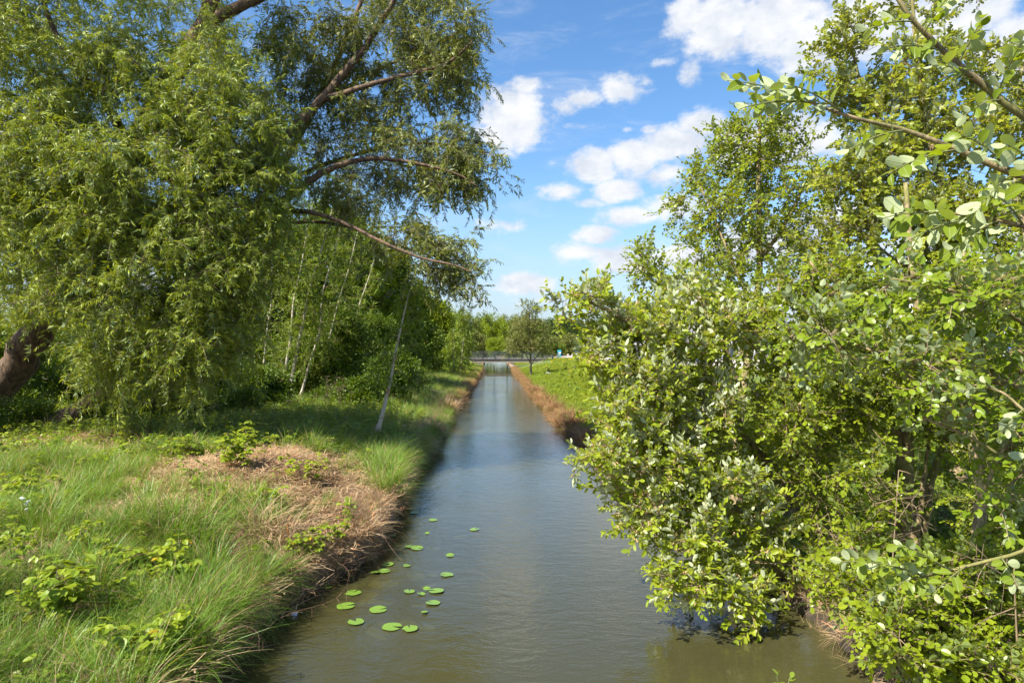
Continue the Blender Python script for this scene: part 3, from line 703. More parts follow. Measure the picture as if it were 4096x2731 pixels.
def far_tree(px, ptop, d, wpx, sp, label, group, n=170, name='broadleaf_tree', low=.2, base_z=None, flat=1.0, cat='tree', depthf=.9, gs=1.0):
    """a tree or shrub with trunk and a lumpy clumped crown"""
    top = V(px, ptop, d); gz = (1.0 if base_z is None else base_z); x, y = top.x, top.y
    h = top.z-gz; wr = wpx/1568.2*d*.5
    root = empty(name, (x, y, gz), label, cat, group)
    mb = MB(); tr = max(.06, h*.018)
    mb.tube([(0, 0, -.2), (.05*h*random.uniform(-1, 1), 0, h*.35), (.05*h*random.uniform(-1, 1), 0, h*.7), (0, 0, h*.9)], [tr*1.2, tr, tr*.6, tr*.2], 6)
    for k in range(5):
        a = random.random()*6.28; z0 = h*random.uniform(.25, .55); mb.tube([(0, 0, z0), (wr*.4*math.cos(a), wr*.4*math.sin(a), z0+h*.15), (wr*.75*math.cos(a), wr*.75*math.sin(a), z0+h*.22)], [tr*.5, tr*.35, tr*.15], 5)
    mb.build('trunk', M['barkf'], root, smooth=True)
    lob = []
    for k in range(9):
        a = random.random()*6.28; u_ = random.random(); zz = h*(low+(1-low)*(.12+.75*u_)); rr = wr*(1-.55*u_)
        lob.append((np.array([rr*.62*math.cos(a), rr*.62*math.sin(a)*depthf, zz]), wr*random.uniform(.34, .52), h*(1-low)*random.uniform(.13, .2)))
    lob.append((np.array([0, 0, h*(1-(1-low)*.18)]), wr*.46, h*(1-low)*.18)); lob.append((np.array([wr*.4, 0, h*(1-(1-low)*.30)]), wr*.4, h*(1-low)*.16)); lob.append((np.array([-wr*.42, 0, h*(1-(1-low)*.34)]), wr*.4, h*(1-low)*.17)); lob.append((np.array([0, 0, h*(low+.35*(1-low))]), wr*.55, h*(1-low)*.33))
    P = []; D = []
    wts = np.array([l[1]*l[1]*l[2] for l in lob]); wts = wts/wts.sum()
    for li in rng.choice(len(lob), n, p=wts):
        c, r_, rz_ = lob[li]; dd = rng.normal(size=3); dd /= np.linalg.norm(dd); q = random.random()**.35
        P.append(c+dd*np.array([r_, r_, rz_])*q); D.append(dd+np.array([0, 0, -.1]))
    P = np.array(P); P[:, 2] = np.minimum(np.maximum(P[:, 2], .25), h)
    scatter('crown', sp, S[sp], P, eulers(np.array(D), rng.uniform(-3, 3, n)), rng.uniform(.7, 1.25, n)*gs, root)
    return root
LB = 'trees crowding the left bank behind the birches'
for (px, pt, d, wp, sp_, lab, n, low) in [
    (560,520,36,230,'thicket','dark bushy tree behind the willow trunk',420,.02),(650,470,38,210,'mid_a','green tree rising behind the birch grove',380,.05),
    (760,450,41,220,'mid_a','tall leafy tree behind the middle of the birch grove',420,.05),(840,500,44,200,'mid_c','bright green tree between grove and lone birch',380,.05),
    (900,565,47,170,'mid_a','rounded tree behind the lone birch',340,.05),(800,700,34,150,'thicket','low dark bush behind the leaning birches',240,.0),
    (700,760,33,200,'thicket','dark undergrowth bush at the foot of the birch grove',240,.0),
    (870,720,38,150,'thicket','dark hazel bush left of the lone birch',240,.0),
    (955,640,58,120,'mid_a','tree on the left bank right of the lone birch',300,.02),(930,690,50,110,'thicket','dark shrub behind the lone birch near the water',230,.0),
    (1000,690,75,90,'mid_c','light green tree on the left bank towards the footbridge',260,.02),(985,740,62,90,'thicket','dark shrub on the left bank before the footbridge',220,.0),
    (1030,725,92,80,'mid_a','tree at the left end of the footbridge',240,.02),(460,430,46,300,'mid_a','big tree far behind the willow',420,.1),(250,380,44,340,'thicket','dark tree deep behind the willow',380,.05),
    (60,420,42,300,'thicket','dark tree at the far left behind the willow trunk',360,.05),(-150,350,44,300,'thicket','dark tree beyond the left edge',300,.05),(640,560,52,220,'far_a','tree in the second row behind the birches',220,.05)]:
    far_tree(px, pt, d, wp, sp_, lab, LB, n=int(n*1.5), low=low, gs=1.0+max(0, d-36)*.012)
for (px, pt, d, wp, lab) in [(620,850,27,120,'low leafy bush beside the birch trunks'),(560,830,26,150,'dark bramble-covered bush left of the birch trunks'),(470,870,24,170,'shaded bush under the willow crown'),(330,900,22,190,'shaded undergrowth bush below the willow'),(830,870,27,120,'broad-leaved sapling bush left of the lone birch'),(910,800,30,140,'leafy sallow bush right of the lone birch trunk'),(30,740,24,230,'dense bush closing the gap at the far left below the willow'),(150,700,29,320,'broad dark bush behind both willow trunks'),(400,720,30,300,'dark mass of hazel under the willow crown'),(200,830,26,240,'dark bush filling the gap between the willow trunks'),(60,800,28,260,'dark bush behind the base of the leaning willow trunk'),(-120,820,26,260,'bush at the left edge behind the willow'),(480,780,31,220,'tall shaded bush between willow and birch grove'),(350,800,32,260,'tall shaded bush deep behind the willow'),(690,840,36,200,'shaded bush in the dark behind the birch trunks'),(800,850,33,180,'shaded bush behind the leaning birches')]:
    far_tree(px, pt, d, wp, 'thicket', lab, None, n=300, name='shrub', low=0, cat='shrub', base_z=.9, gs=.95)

for (px, pt, d, wp, lab) in [(560,885,23,110,'knee-high bramble bush at the edge of the grove grass'),(470,895,21.5,130,'low dark bramble bush before the willow shade'),(640,905,26,90,'low bush hugging the front birch trunk'),(350,900,20.5,150,'low shaded bush in front of the lower willow trunk'),(220,915,19.5,150,'low leafy mound of brambles under the willow'),(90,915,18.8,150,'low bramble mound before the leaning trunk'),(-20,920,18,130,'low bramble mound at the left picture edge'),(790,880,28,110,'low bush between the grove and the lone birch'),(745,890,29,80,'small bush at the foot of the leaning birches'),(960,840,36,100,'low bush on the bank beyond the lone birch')]:
    far_tree(px, pt, d, wp, 'thicket', lab, None, n=80, name='shrub', low=0, cat='shrub', base_z=.95, gs=.6)

# ---- alder with open crown before the bridge, right of the water
base = V(1219, 862, 72); base.z = .35
tree('alder_tree', 'open-crowned alder standing in front of the footbridge by the water', 'tree', base,
  [([base, V(1219,830,72), V(1217,790,72), V(1216,740,72), V(1217,700,72)], .14, .03),
   ([V(1219,840,72), V(1228,825,72), V(1240,808,72), V(1252,795,72)], .06, .02), ([V(1219,835,72), V(1208,815,72), V(1195,795,72), V(1180,780,72)], .06, .02)],
  [B(1217,715,72,28,22,1,22), B(1205,745,72,34,20,1.3,24), B(1232,755,72,32,20,1.3,24), B(1190,780,72,32,20,1.3,24), B(1245,790,72,38,20,1.4,26), B(1215,795,72,36,20,1.4,16), B(1180,805,72,20,10,.8,8), B(1262,808,72,22,8,.8,8)],
  'alderfar', 3, .62, droop=0, bark='barkf', twigs=4, scl=(1.5, 2.3), fork=.02)

# ---- trees and shrubs of the right bank
def grd(v): v = v.copy(); v.z = H(v.x, v.y)-.05; return v
RB = 'trees and shrubs on the right bank'
base = grd(V(1692, 1150, 12.3))
tree('alder_tree', 'upright small-leaved alder with a rounded crown against the clouds', 'tree', base,
  [([base, V(1690,1040,12.4), V(1705,900,12.8), V(1738,720,13.2), V(1745,560,13.6), V(1742,420,14), V(1745,300,14), V(1748,225,14)], .12, .02),
   ([V(1738,720,13.2), V(1690,620,13), V(1650,520,13.2), V(1610,430,13.4)], .05, .015), ([V(1742,600,13.5), V(1800,520,13.6), V(1850,420,13.8), V(1880,360,14)], .05, .015),
   ([V(1705,900,12.8), V(1650,760,12.7), V(1600,640,12.8)], .05, .015)],
  [B(1745,290,14,90,70,.9,22), B(1690,380,14,110,70,1.1,26), B(1800,400,14,110,80,1.1,26), B(1610,460,13.6,75,75,.8,17), B(1740,500,13.8,140,90,1.1,27), B(1640,580,13.4,95,90,1.0,20), B(1830,580,13.8,110,100,1.1,22), B(1640,700,13,90,80,.9,12), B(1750,700,13,100,80,.9,12), B(1480,610,13,50,35,.6,7), B(1540,640,13,60,40,.7,8)],
  'alder', 3, .42, droop=.08, twigs=5, upcurve=.12, scl=(.8, 1.2))
base = grd(V(1850, 1195, 11))
tree('sallow_tree', 'spreading goat willow with whitish leaf backs and tan catkins reaching over the water', 'tree', base,
  [([base, V(1828,1161,10.6), V(1765,1070,10), V(1703,999,9.6), V(1620,920,9.3), V(1540,830,9.2), V(1440,740,9.2), V(1370,700,9.2), V(1310,682,9.2)], .12, .012),
   ([V(1703,999,9.6), V(1680,880,9.4), V(1650,760,9.4), V(1600,680,9.4)], .05, .012),
   ([V(1765,1070,10), V(1650,1040,9.2), V(1530,1030,8.8), V(1420,1040,8.6), V(1365,1060,8.6)], .05, .01),
   ([V(1828,1161,10.6), V(1720,1170,9.4), V(1600,1180,8.8), V(1480,1175,8.5), V(1410,1180,8.4)], .06, .01),
   ([V(1828,1161,10.6), V(1760,1230,9.4), V(1680,1290,8.6), V(1600,1320,8.2), V(1520,1330,8.1)], .05, .01),
   ([V(1828,1161,10.6), V(1800,950,10), V(1780,800,9.8), V(1790,640,9.8)], .07, .012)],
  [B(1350,690,9.2,62,24,.35,6), B(1430,740,9.2,75,50,.5,11), B(1410,800,9.2,55,40,.4,6), B(1520,790,9.2,95,80,.6,17), B(1470,880,9.1,95,60,.6,11), B(1640,760,9.4,100,90,.7,16), B(1590,680,9.4,60,40,.5,6), B(1460,960,8.9,75,50,.5,10),
   B(1600,930,9.1,110,90,.7,17), B(1420,1050,8.6,65,50,.45,10), B(1520,1070,8.7,90,60,.5,13), B(1470,1170,8.5,75,45,.45,10), B(1640,1120,8.9,110,90,.7,17), B(1590,1220,8.4,90,50,.5,10), B(1700,1240,8.8,100,70,.6,11),
   B(1560,1325,8.1,60,22,.35,5), B(1650,1345,8.1,80,28,.4,7), B(1770,1000,9.8,110,110,.7,14), B(1780,820,9.8,90,110,.7,11), B(1760,1300,8.6,80,40,.5,6), B(1705,1370,8,30,12,.3,4)],
  'sallow', 3, .30, droop=.05, twigs=5, upcurve=.1, scl=(.8, 1.35), fork=.010)
base = grd(V(2082, 1240, 9.4))
tree('alder_tree', 'multi-stemmed alder on the right bank with pale mossy side stems', 'tree', base,
  [([base, V(2080,1120,9.4), V(2082,1000,9.4), V(2100,860,9.4), V(2110,720,9.4), V(2090,560,9.6), V(2080,420,9.8)], .15, .03),
   ([grd(V(2112,1235,9.5)), V(2135,1120,9.5), V(2155,1060,9.5), V(2200,920,9.5), V(2240,780,9.5)], .085, .02),
   ([grd(V(2098,1230,9.3)), V(2118,1130,9.2), V(2128,1060,9.2), V(2140,960,9.2)], .05, .015),
   ([V(2100,860,9.4), V(2000,760,9.2), V(1920,680,9), V(1860,600,9)], .05, .012), ([V(2080,1000,9.4), V(1980,960,9), V(1880,930,8.8), V(1800,930,8.8)], .04, .012), ([V(2082,900,9.4), V(2000,1050,8.8), V(1920,1120,8.6)], .03, .01)],
  [B(1900,680,9.2,120,80,.6,23), B(2030,760,9.3,130,90,.7,27), B(2180,760,9.4,120,90,.7,23), B(1880,820,9,110,80,.6,23), B(2020,900,9,120,80,.7,24), B(2180,930,9.2,130,90,.7,24), B(1880,980,8.8,110,80,.6,19), B(1930,1120,8.7,110,80,.6,15), B(2080,1080,9.9,110,60,.4,5), B(2260,1080,9.8,100,90,.5,9), B(1950,1270,8.3,120,50,.5,9), B(2300,800,9.4,90,120,.7,15)],
  'alder', 3, .36, droop=.08, twigs=6, upcurve=.12, scl=(.8, 1.25))
base = grd(V(2200, 1100, 12))
tree('poplar_tree', 'tall slender-stemmed poplar rising behind at the upper right', 'tree', base,
  [([base, V(2195,900,12), V(2198,700,11.8), V(2205,590,11.6), V(2160,420,11.6), V(2120,250,11.8), V(2100,60,12), V(2090,-120,12)], .13, .02),
   ([V(2205,590,11.6), V(2270,470,11.4), V(2320,330,11.2), V(2350,150,11.2)], .06, .015), ([V(2160,420,11.6), V(2060,330,11.8), V(1990,220,12), V(1950,90,12), V(1940,30,12)], .05, .012), ([V(2198,700,11.8), V(2060,600,11.4), V(1960,520,11.4)], .05, .012)],
  [B(1945,110,12,32,75,.4,10), B(1990,220,12,70,60,.6,14), B(1900,200,12,40,30,.4,5), B(2060,300,11.8,100,80,.8,22), B(1960,400,11.6,90,80,.8,19), B(2120,150,12,80,100,.8,19), B(2200,330,11.6,110,90,.8,24), B(2320,220,11.3,100,120,.8,22), B(2060,470,11.5,120,80,.8,24), B(1950,560,11.4,90,70,.7,17), B(2180,500,11.5,110,70,.8,19), B(2120,620,11.5,120,60,.8,17), B(2300,480,11.3,90,90,.8,15), B(2130,-60,12,160,80,1,15), B(2420,300,11.5,80,250,1,13)],
  'poplar', 3, .42, droop=.0, twigs=5, upcurve=.1, scl=(.8, 1.25))
base = grd(V(2228, 1530, 6.0))
tree('alder_tree', 'near alder stem with sun-dappled mossy bark at the right bank edge', 'tree', base,
  [([base, V(2231,1400,6.1), V(2245,1236,6.2), V(2254,1138,6.3), V(2236,1030,6.4), V(2222,950,6.5), V(2215,820,6.6), V(2220,700,6.7), V(2210,560,6.8)], .07, .03),
   ([V(2245,1236,6.2), V(2160,1330,6), V(2060,1400,5.8), V(1980,1440,5.7)], .02, .008), ([V(2254,1138,6.3), V(2300,1040,6.2), V(2350,960,6.2)], .025, .01), ([V(2222,950,6.5), V(2150,860,6.4), V(2080,800,6.4)], .025, .01)],
  [B(2150,820,6.6,110,60,.4,14), B(2290,880,6.5,90,70,.4,14), B(2330,1060,6.3,50,70,.3,6), B(2150,1330,6.0,100,60,.35,10), B(2080,1370,5.9,100,55,.4,15), B(2060,1460,5.6,50,40,.3,10), B(2170,1520,5.6,90,40,.35,14), B(2290,1360,5.8,70,100,.4,14), B(2290,1520,5.6,80,60,.4,14), B(1935,1350,6.4,40,30,.3,4), B(2000,1240,6.6,70,40,.3,4), B(2250,700,6.8,90,80,.5,12)],
  'alder', 3, .24, droop=.05, twigs=6, upcurve=.1, scl=(.75, 1.15), fork=.008)
base = grd(V(2420, 1180, 8.2))
tree('alder_tree', 'alder with dark cones leaning in from the right edge', 'tree', base,
  [([base, V(2410,950,8.2), V(2390,750,8.2), V(2360,560,8.4), V(2330,400,8.6)], .1, .02)],
  [B(2370,650,8.3,90,80,.6,16), B(2330,1180,8,90,80,.5,16), B(2400,900,8.2,90,120,.6,16), B(2440,500,8.4,100,160,.7,14)],
  'alder', 3, .33, droop=.08, twigs=5, upcurve=.1)
for (px, pt, d, wp, lab) in [(1760,960,15,170,'leafy bush behind the goat willow trunk'),(1890,920,17,200,'bush behind the multi-stemmed alder'),(2050,880,18,220,'bush on the lawn edge behind the alder stems'),(2250,900,16,220,'bush near the right edge behind the alders'),(1640,1010,15,90,'small bush in the bank grass behind the goat willow')]:
    far_tree(px, pt, d, wp, 'mid_c', lab, RB, n=90, name='shrub', low=0, cat='shrub', base_z=.7, gs=.55)

S['broad'] = many(lambda i: spray('broad_spray', 8, .24, .076, .050, P_BIG, [M['twig'], M['broadleaf']], ang=60, droop=-.05, rollv=.8, curl=.2, jitter=.6), 5)
base = grd(V(2480, 1330, 5.6))
tree('sallow_tree', 'broad-leaved goat willow with silvery leaf backs in front of the alders at the right', 'tree', base,
  [([base, V(2450,1100,5.5), V(2420,900,5.4), V(2380,760,5.3), V(2330,640,5.2)], .06, .02),
   ([V(2420,900,5.4), V(2300,880,5.2), V(2180,850,5.2), V(2050,820,5.3), V(1930,780,5.5)], .025, .008), ([V(2380,760,5.3), V(2280,700,5.2), V(2160,660,5.2), V(2050,640,5.3)], .022, .007),
   ([V(2450,1100,5.5), V(2330,1060,5.2), V(2220,1000,5.2), V(2120,960,5.2)], .022, .007)],
  [B(2250,680,5.2,90,45,.35,9), B(2090,660,5.3,80,40,.35,7), B(2000,800,5.4,90,50,.35,9), B(2150,860,5.2,90,50,.35,9), B(2300,830,5.2,70,60,.35,7), B(2300,980,5.2,70,70,.35,7), B(2130,960,5.2,50,30,.3,3), B(1880,770,5.6,60,40,.3,5), B(2340,1180,5.2,50,60,.3,3)],
  'broad', 2, .22, droop=.0, twigs=5, upcurve=.1, scl=(.7, 1.15), fork=.008)

def dead_branch(px, py, d, label, n=9, sz=.5):
    p = V(px, py, d); p.x = max(p.x, Rx(p.y)+.5); gz = H(p.x, p.y); root = empty('dead_branch', (p.x, p.y, gz), label, 'branch'); mb = MB(); st = np.array([0, 0, -.05]); top_ = np.array([rng.normal()*.1, 0, p.z-gz])
    path = bez(st, (st+top_)/2+rng.normal(size=3)*.12, top_, 7); mb.tube(path, list(np.linspace(.012, .004, 7)), 5)
    for k in range(n):
        q = path[random.randrange(2, 7)]; e = q+rng.normal(size=3)*np.array([.5, .35, .25])*sz*1.2; c_ = (q+e)/2+rng.normal(size=3)*.06; bp_ = bez(q, c_, e, 6); mb.tube(bp_, list(np.linspace(.006, .002, 6)), 4)
        for m_ in range(3):
            q2 = bp_[random.randrange(2, 6)]; mb.tube([q2, q2+rng.normal(size=3)*.08, q2+rng.normal(size=3)*.16], [.003, .002, .0012], 3)
    mb.build('twig', M['twig'], root, smooth=True)
for a in [(1900,1180,6.8,'bare twiggy dead branch at the foot of the shrubs left of the mossy alder'),(1990,1080,7.4,'bare branched dead stem before the multi-stemmed alder'),(2290,1290,5.4,'bare grey twigs beside the near alder stem'),(1800,1150,8.6,'tangle of bare twigs at the goat willow base'),(1650,1150,10.5,'bare stem showing behind the goat willow crown')]: dead_branch(*a)

# ---- near boughs with big leaves, growing from a stem just right of the view: every leaf its own mesh
def big_leaf(i):
    tv, tf = leaf_tpl(1.0, random.uniform(.60, .74), P_BIG, random.uniform(.1, .35), random.uniform(.05, .35))
    mb = MB(); mb.add(tv.tolist(), tf, 0); pet = [(-.16, 0, -.02), (-.08, 0, 0), (0, 0, 0)]; mb.tube(pet, [.016, .014, .012], 3, 1)
    me_ = mb.mesh('leaf', [M['bigleaf'], M['stem']], smooth=True); uv = me_.uv_layers.new(name='UVMap')
    for lp_ in me_.loops: c_ = me_.vertices[lp_.vertex_index].co; uv.data[lp_.index].uv = (c_.x, c_.y)
    return me_
BL = [big_leaf(i) for i in range(8)]
near_base = Vector((3.4, 1.6, H(3.6, 1.6)-.1))
near = empty('sallow_tree', tuple(near_base), 'nearest broad-leaved goat willow, its boughs reaching in from the right edge', 'tree')
nb = np.array(tuple(near_base)); nleaf = 0
CUR = [near, nb]
def bough(pts, r0, r1, name='limb', sides=6):
    near, nb = CUR
    P = smooth_path([np.array(tuple(p)) for p in pts], 6); mb = MB(); n = len(P)
    mb.tube([p-nb for p in P], [r0+(r1-r0)*k/(n-1) for k in range(n)], sides); mb.build(name, M['bark2'], near, smooth=True); return P
def big_twig(mbt, p0, p1, n, sz=.07, sag=.1, under=.35):
    global nleaf
    near, nb = CUR
    n = int(n*1.6); sz = sz*1.12
    p0, p1 = np.array(tuple(p0)), np.array(tuple(p1)); L_ = np.linalg.norm(p1-p0); c = (p0+p1)/2+np.array([0, 0, sag*L_]); path = bez(p0, c, p1, 8)
    mbt.tube([x-nb for x in path], list(np.linspace(.0045, .0018, 8)), 4)
    for k in range(n):
        u_ = .12+.86*(k+.5)/n; i_ = min(6, int(u_*7)); x = path[i_]+(path[i_+1]-path[i_])*(u_*7-i_); tg = path[i_+1]-path[i_]; tg /= np.linalg.norm(tg)
        sdv = np.cross(tg, [0, 0, 1.]); sdv /= np.linalg.norm(sdv)+1e-9; upv = np.cross(sdv, tg)
        a = k*2.4+random.uniform(-.4, .4); d = tg*random.uniform(.35, .8)+(sdv*math.cos(a)+upv*math.sin(a)*.75)*.8
        s_ = sz*random.uniform(.65, 1.15)*(1 if u_ < .85 else .75)
        up = np.array([rng.normal()*.5, rng.normal()*.6-.1, 1.0]) if random.random() > under else np.array([rng.normal()*.6, .9, -.35])
        Bm = basis(d, up, random.uniform(-.5, .5)); o_ = bpy.data.objects.new('leaf', random.choice(BL)); COL.objects.link(o_); o_.parent = near
        from mathutils import Matrix
        mt = Matrix(Bm.tolist()).to_4x4()*1.0
        dn = d/np.linalg.norm(d); pos = x+dn*s_*.16-nb
        o_.matrix_basis = Matrix.Translation(Vector(pos.tolist())) @ Matrix(Bm.tolist()).to_4x4() @ Matrix.Scale(s_, 4)
        nleaf += 1
mbt = MB()
bough([near_base, Vector((3.35, 1.75, 2.2)), Vector((3.1, 2.1, 3.6)), Vector((2.9, 2.5, 4.8)), Vector((2.75, 2.9, 6.2))], .075, .03, 'trunk', 9)
# upper bough down across the top right
P1 = bough([Vector((2.9,2.5,4.8)), V(2500,330,3.1), V(2345,262,3.1), V(2240,180,3.1), V(2170,120,3.05), V(2100,50,3.0), V(2050,-20,3.0)], .022, .008)
for (a, b_, n, sz) in [((2240,180,3.1),(2140,150,2.9),9,.062),((2170,120,3.05),(2040,110,2.9),9,.06),((2200,150,3.1),(2260,40,3.0),9,.062),((2100,50,3.0),(1990,70,2.9),8,.06),((2120,80,3.0),(2180,-10,2.9),8,.06),((2290,220,3.1),(2350,90,2.9),9,.065),((2300,230,3.1),(2210,270,2.9),8,.06)]:
    big_twig(mbt, V(*a), V(*b_), n, sz)
# middle bough with the motion-blown pale leaves
P2 = bough([Vector((3.1,2.1,3.6)), V(2480,450,2.7), V(2330,400,2.6), V(2200,345,2.6), V(2080,300,2.6), V(1960,270,2.6), V(1860,235,2.6)], .016, .005)
for (a, b_, n, sz) in [((1900,250,2.6),(1670,185,2.6),16,.060),((1860,235,2.6),(1700,250,2.55),12,.055),((1940,262,2.6),(1800,190,2.5),9,.055),((2080,300,2.6),(1950,345,2.5),9,.058),((2200,345,2.6),(2040,400,2.5),10,.062),((2330,400,2.6),(2210,310,2.45),9,.068),((2330,400,2.6),(2250,480,2.4),10,.07),((2420,440,2.6),(2310,330,2.3),9,.072)]:
    big_twig(mbt, V(*a), V(*b_), n, sz, under=.6)
P3 = bough([Vector((3.1,2.1,3.6)), V(2500,560,2.6), V(2352,520,2.5), V(2260,500,2.5), V(2180,490,2.5)], .014, .004)
for (a, b_, n, sz) in [((2200,492,2.5),(2030,500,2.5),11,.07),((2260,500,2.5),(2080,555,2.4),12,.07),((2300,505,2.5),(2190,575,2.4),11,.068),((2352,520,2.5),(2290,450,2.35),8,.07)]:
    big_twig(mbt, V(*a), V(*b_), n, sz, under=.45)
b_ = mbt.build('twig', M['stem'], near, smooth=True); b_['kind'] = 'stuff'
nb2 = Vector((3.55, 2.1, H(3.7, 2.1)-.1)); near2 = empty('sallow_shrub', tuple(nb2), 'low broad-leaved goat willow shrub whose boughs cross the lower right corner', 'shrub')
CUR = [near2, np.array(tuple(nb2))]; mbt = MB()
bough([nb2, Vector((3.5, 2.2, 1.4)), Vector((3.35, 2.3, 2.3))], .05, .03, 'trunk', 8)
P4 = bough([Vector((3.45,2.25,1.9)), V(2480,1200,2.9), V(2350,1265,3.0), V(2260,1290,3.1), V(2180,1310,3.15), V(2100,1330,3.2)], .013, .005)
for (a, b_, n, sz) in [((2180,1310,3.15),(2060,1250,3.1),12,.062),((2120,1322,3.2),(1930,1290,3.1),14,.062),((2150,1316,3.2),(2010,1370,3.1),12,.062),((2220,1300,3.1),(2140,1370,3.0),9,.06),((2300,1280,3.05),(2340,1350,2.9),8,.06)]:
    big_twig(mbt, V(*a), V(*b_), n, sz, under=.4)
P5 = bough([Vector((3.35,2.3,2.3)), V(2500,980,3.1), V(2380,960,3.2), V(2300,900,3.3), V(2220,880,3.4)], .012, .004)
for (a, b_, n, sz) in [((2300,900,3.3),(2200,860,3.4),8,.055),((2350,940,3.2),(2290,1010,3.2),8,.058),((2260,890,3.35),(2170,910,3.4),7,.052),((2420,970,3.1),(2340,1080,3.0),8,.06)]:
    big_twig(mbt, V(*a), V(*b_), n, sz)
b_ = mbt.build('twig', M['stem'], near2, smooth=True); b_['kind'] = 'stuff'
# sprig poking up at the bottom edge
sprig_base = Vector((1.55, 2.9, -.1))

# ---- forest beyond the bridge
FG = 'far trees beyond the footbridge'
FAR = [ (1075,722,150,90,'far_b','pale grey-green willow at the left end of the far treeline'),(1110,716,165,90,'far_a','dark-topped tree above the left end of the bridge'),(1135,722,150,80,'far_c','yellow-green tree above the left part of the bridge'),
 (1165,722,170,90,'far_b','grey-green willow left of the alder in the far treeline'),(1200,726,155,90,'far_b','greyish tree behind the open alder'),(1235,730,165,90,'far_a','green tree behind the right side of the open alder'),
 (1268,730,198,90,'far_d','dark green tree right of the open alder'),(1300,728,205,90,'far_d','dark dense tree under the chimney'),(1335,728,200,90,'far_d','dark tree right of the chimney'),(1370,730,200,100,'far_a','far tree behind the goat willow tips'),
 (1140,770,132,56,'far_c','bright green rounded tree just behind the bridge railing'),(1098,760,135,70,'far_b','grey bush behind the left bridge end'),(1180,775,140,70,'far_b','low grey-green willow behind the bridge middle'),
 (1250,770,182,80,'far_b','grey-green shrub behind the right end of the bridge'),(1300,768,194,90,'far_b','grey-green bush above the parked cars'),(1345,772,196,90,'far_b','bush behind the lamp post'),(1275,790,186,60,'far_a','green bush behind the blue container'),(1320,785,196,70,'far_c','bright yellow-green bush behind the parked cars'),(1345,790,197,60,'far_c','bright bush right behind the silver car'),
 (1050,740,130,80,'far_a','tree behind the young birch'),(1010,700,120,100,'far_a','tree at the left before the treeline'),(1420,730,215,120,'far_a','far tree left of the white building'),(1040,712,190,110,'far_a','tree far behind the left bank'),(960,690,150,140,'far_a','tree beyond the left bank woods'),
 (1500,740,230,160,'far_a','far tree behind the white building'),(1620,745,240,160,'far_b','second far tree behind the white building'),(2100,760,110,200,'far_c','sunlit tree beyond the parking lot right'),(2250,770,100,200,'far_c','sunlit bush line beyond the parking lot at the far right'),(1950,775,115,160,'far_c','sunlit shrub beyond the parked blue car')]
for (px, pt, d, wp, sp_, lab) in FAR:
    far_tree(px, pt, d, wp, sp_, lab, FG, n=230 if wp > 60 else 150, low=.02, gs=max(.8, d/165*1.05), depthf=.8)
# far wood as one mass closing the horizon
P = []; D = []
for k in range(5200):
    a = rng.uniform(-1.2, 1.2); d = rng.uniform(235, 300); x = math.tan(a*.95)*d; d2_ = d+rng.uniform(0, 30)
    top_ = 10.5+2.6*noise.noise(Vector((x*.05, d*.05, 0)))+2*noise.noise(Vector((x*.17, d*.1, 2))); z = rng.uniform(.15, 1)**.7*top_+1.5
    P.append((x, d2_, z)); D.append(rng.normal(size=3))
tag(scatter('woodland', 'far_a', S['far_a'], P, eulers(D, rng.uniform(-3, 3, len(P))), rng.uniform(1.8, 3.2, len(P))), 'far wood closing the horizon behind the individual trees', 'woodland')

# ------------------------------------------------------------------ ground cover
def zone_pts(n, x0, x1, y0, y1, fn):
    out_ = []
    X = rng.uniform(x0, x1, n); Y = rng.uniform(y0, y1, n); Rr = rng.random(n)
    for x, y, r_ in zip(X, Y, Rr):
        if r_ < fn(x, y): out_.append((x, y, H(x, y)))
    return out_
def upright(P, tilt=.18): n = len(P); return np.stack([rng.normal(0, tilt, n), rng.normal(0, tilt, n), rng.uniform(0, 6.28, n)], axis=1)
def leaning(P, th, sd=.25):
    n = len(P); t_ = rng.normal(th, sd, n); s_ = rng.uniform(0, 6.28, n)
    return np.stack([np.arctan2(np.sin(t_)*np.sin(s_), np.cos(t_)), np.arcsin(np.clip(np.sin(t_)*np.cos(s_), -1, 1)), np.arctan2(np.sin(s_), np.cos(t_)*np.cos(s_))], axis=1)
def fbm(x, y, s_): return noise.noise(Vector((x*s_, y*s_, 1.7)))
def left_cover(x, y):
    d = Lx(y)-x
    if d < .04: return 0
    v = 1-1.0*min(1, 1.45*strawy(x, y)); v *= .8+1.7*fbm(x, y, .7)
    if y > 17: v *= .8
    return max(0, v)
P = zone_pts(12000, -12, -2.2, 3.3, 17.5, lambda x, y: left_cover(x, y)*(1 if x > -9-0*y else .35)*(0 if (x < -5-(17.5-y)*1.1 and y > 14.5) else 1))
tag(scatter('grass', 'sedge', S['sedge'], P, upright(P), rng.uniform(.6, 1.15, len(P))*np.array([1+.75*fbm(p_[0]+2, p_[1], 1.15) for p_ in P])), 'long arching sedge grass covering the near left bank', 'grass')
P = zone_pts(7000, -14, -2.2, 3.3, 19, lambda x, y: 0 if Lx(y)-x < .1 else .13*max(0, 1-.6*strawy(x, y))+.6*left_cover(x, y)*.7)
tag(scatter('short_grass', 'sedgelow', S['sedgelow'], P, upright(P), rng.uniform(.5, 1.1, len(P))), 'shorter green grass between the sedges on the left bank', 'grass')
P = zone_pts(9000, -16, -2.3, 17, 60, lambda x, y: 0 if Lx(y)-x < .1 else (.9 if Lx(y)-x < 7 else .45)*(.7+fbm(x, y, .5)))
tag(scatter('bank_grass', 'sedge', S['sedge'], P, upright(P), rng.uniform(.7, 1.3, len(P))*.95), 'shaded tall grass on the left bank below the birches', 'grass')
P = zone_pts(5000, -14, -3, 60, 104, lambda x, y: 0 if Lx(y)-x < .1 else .8)
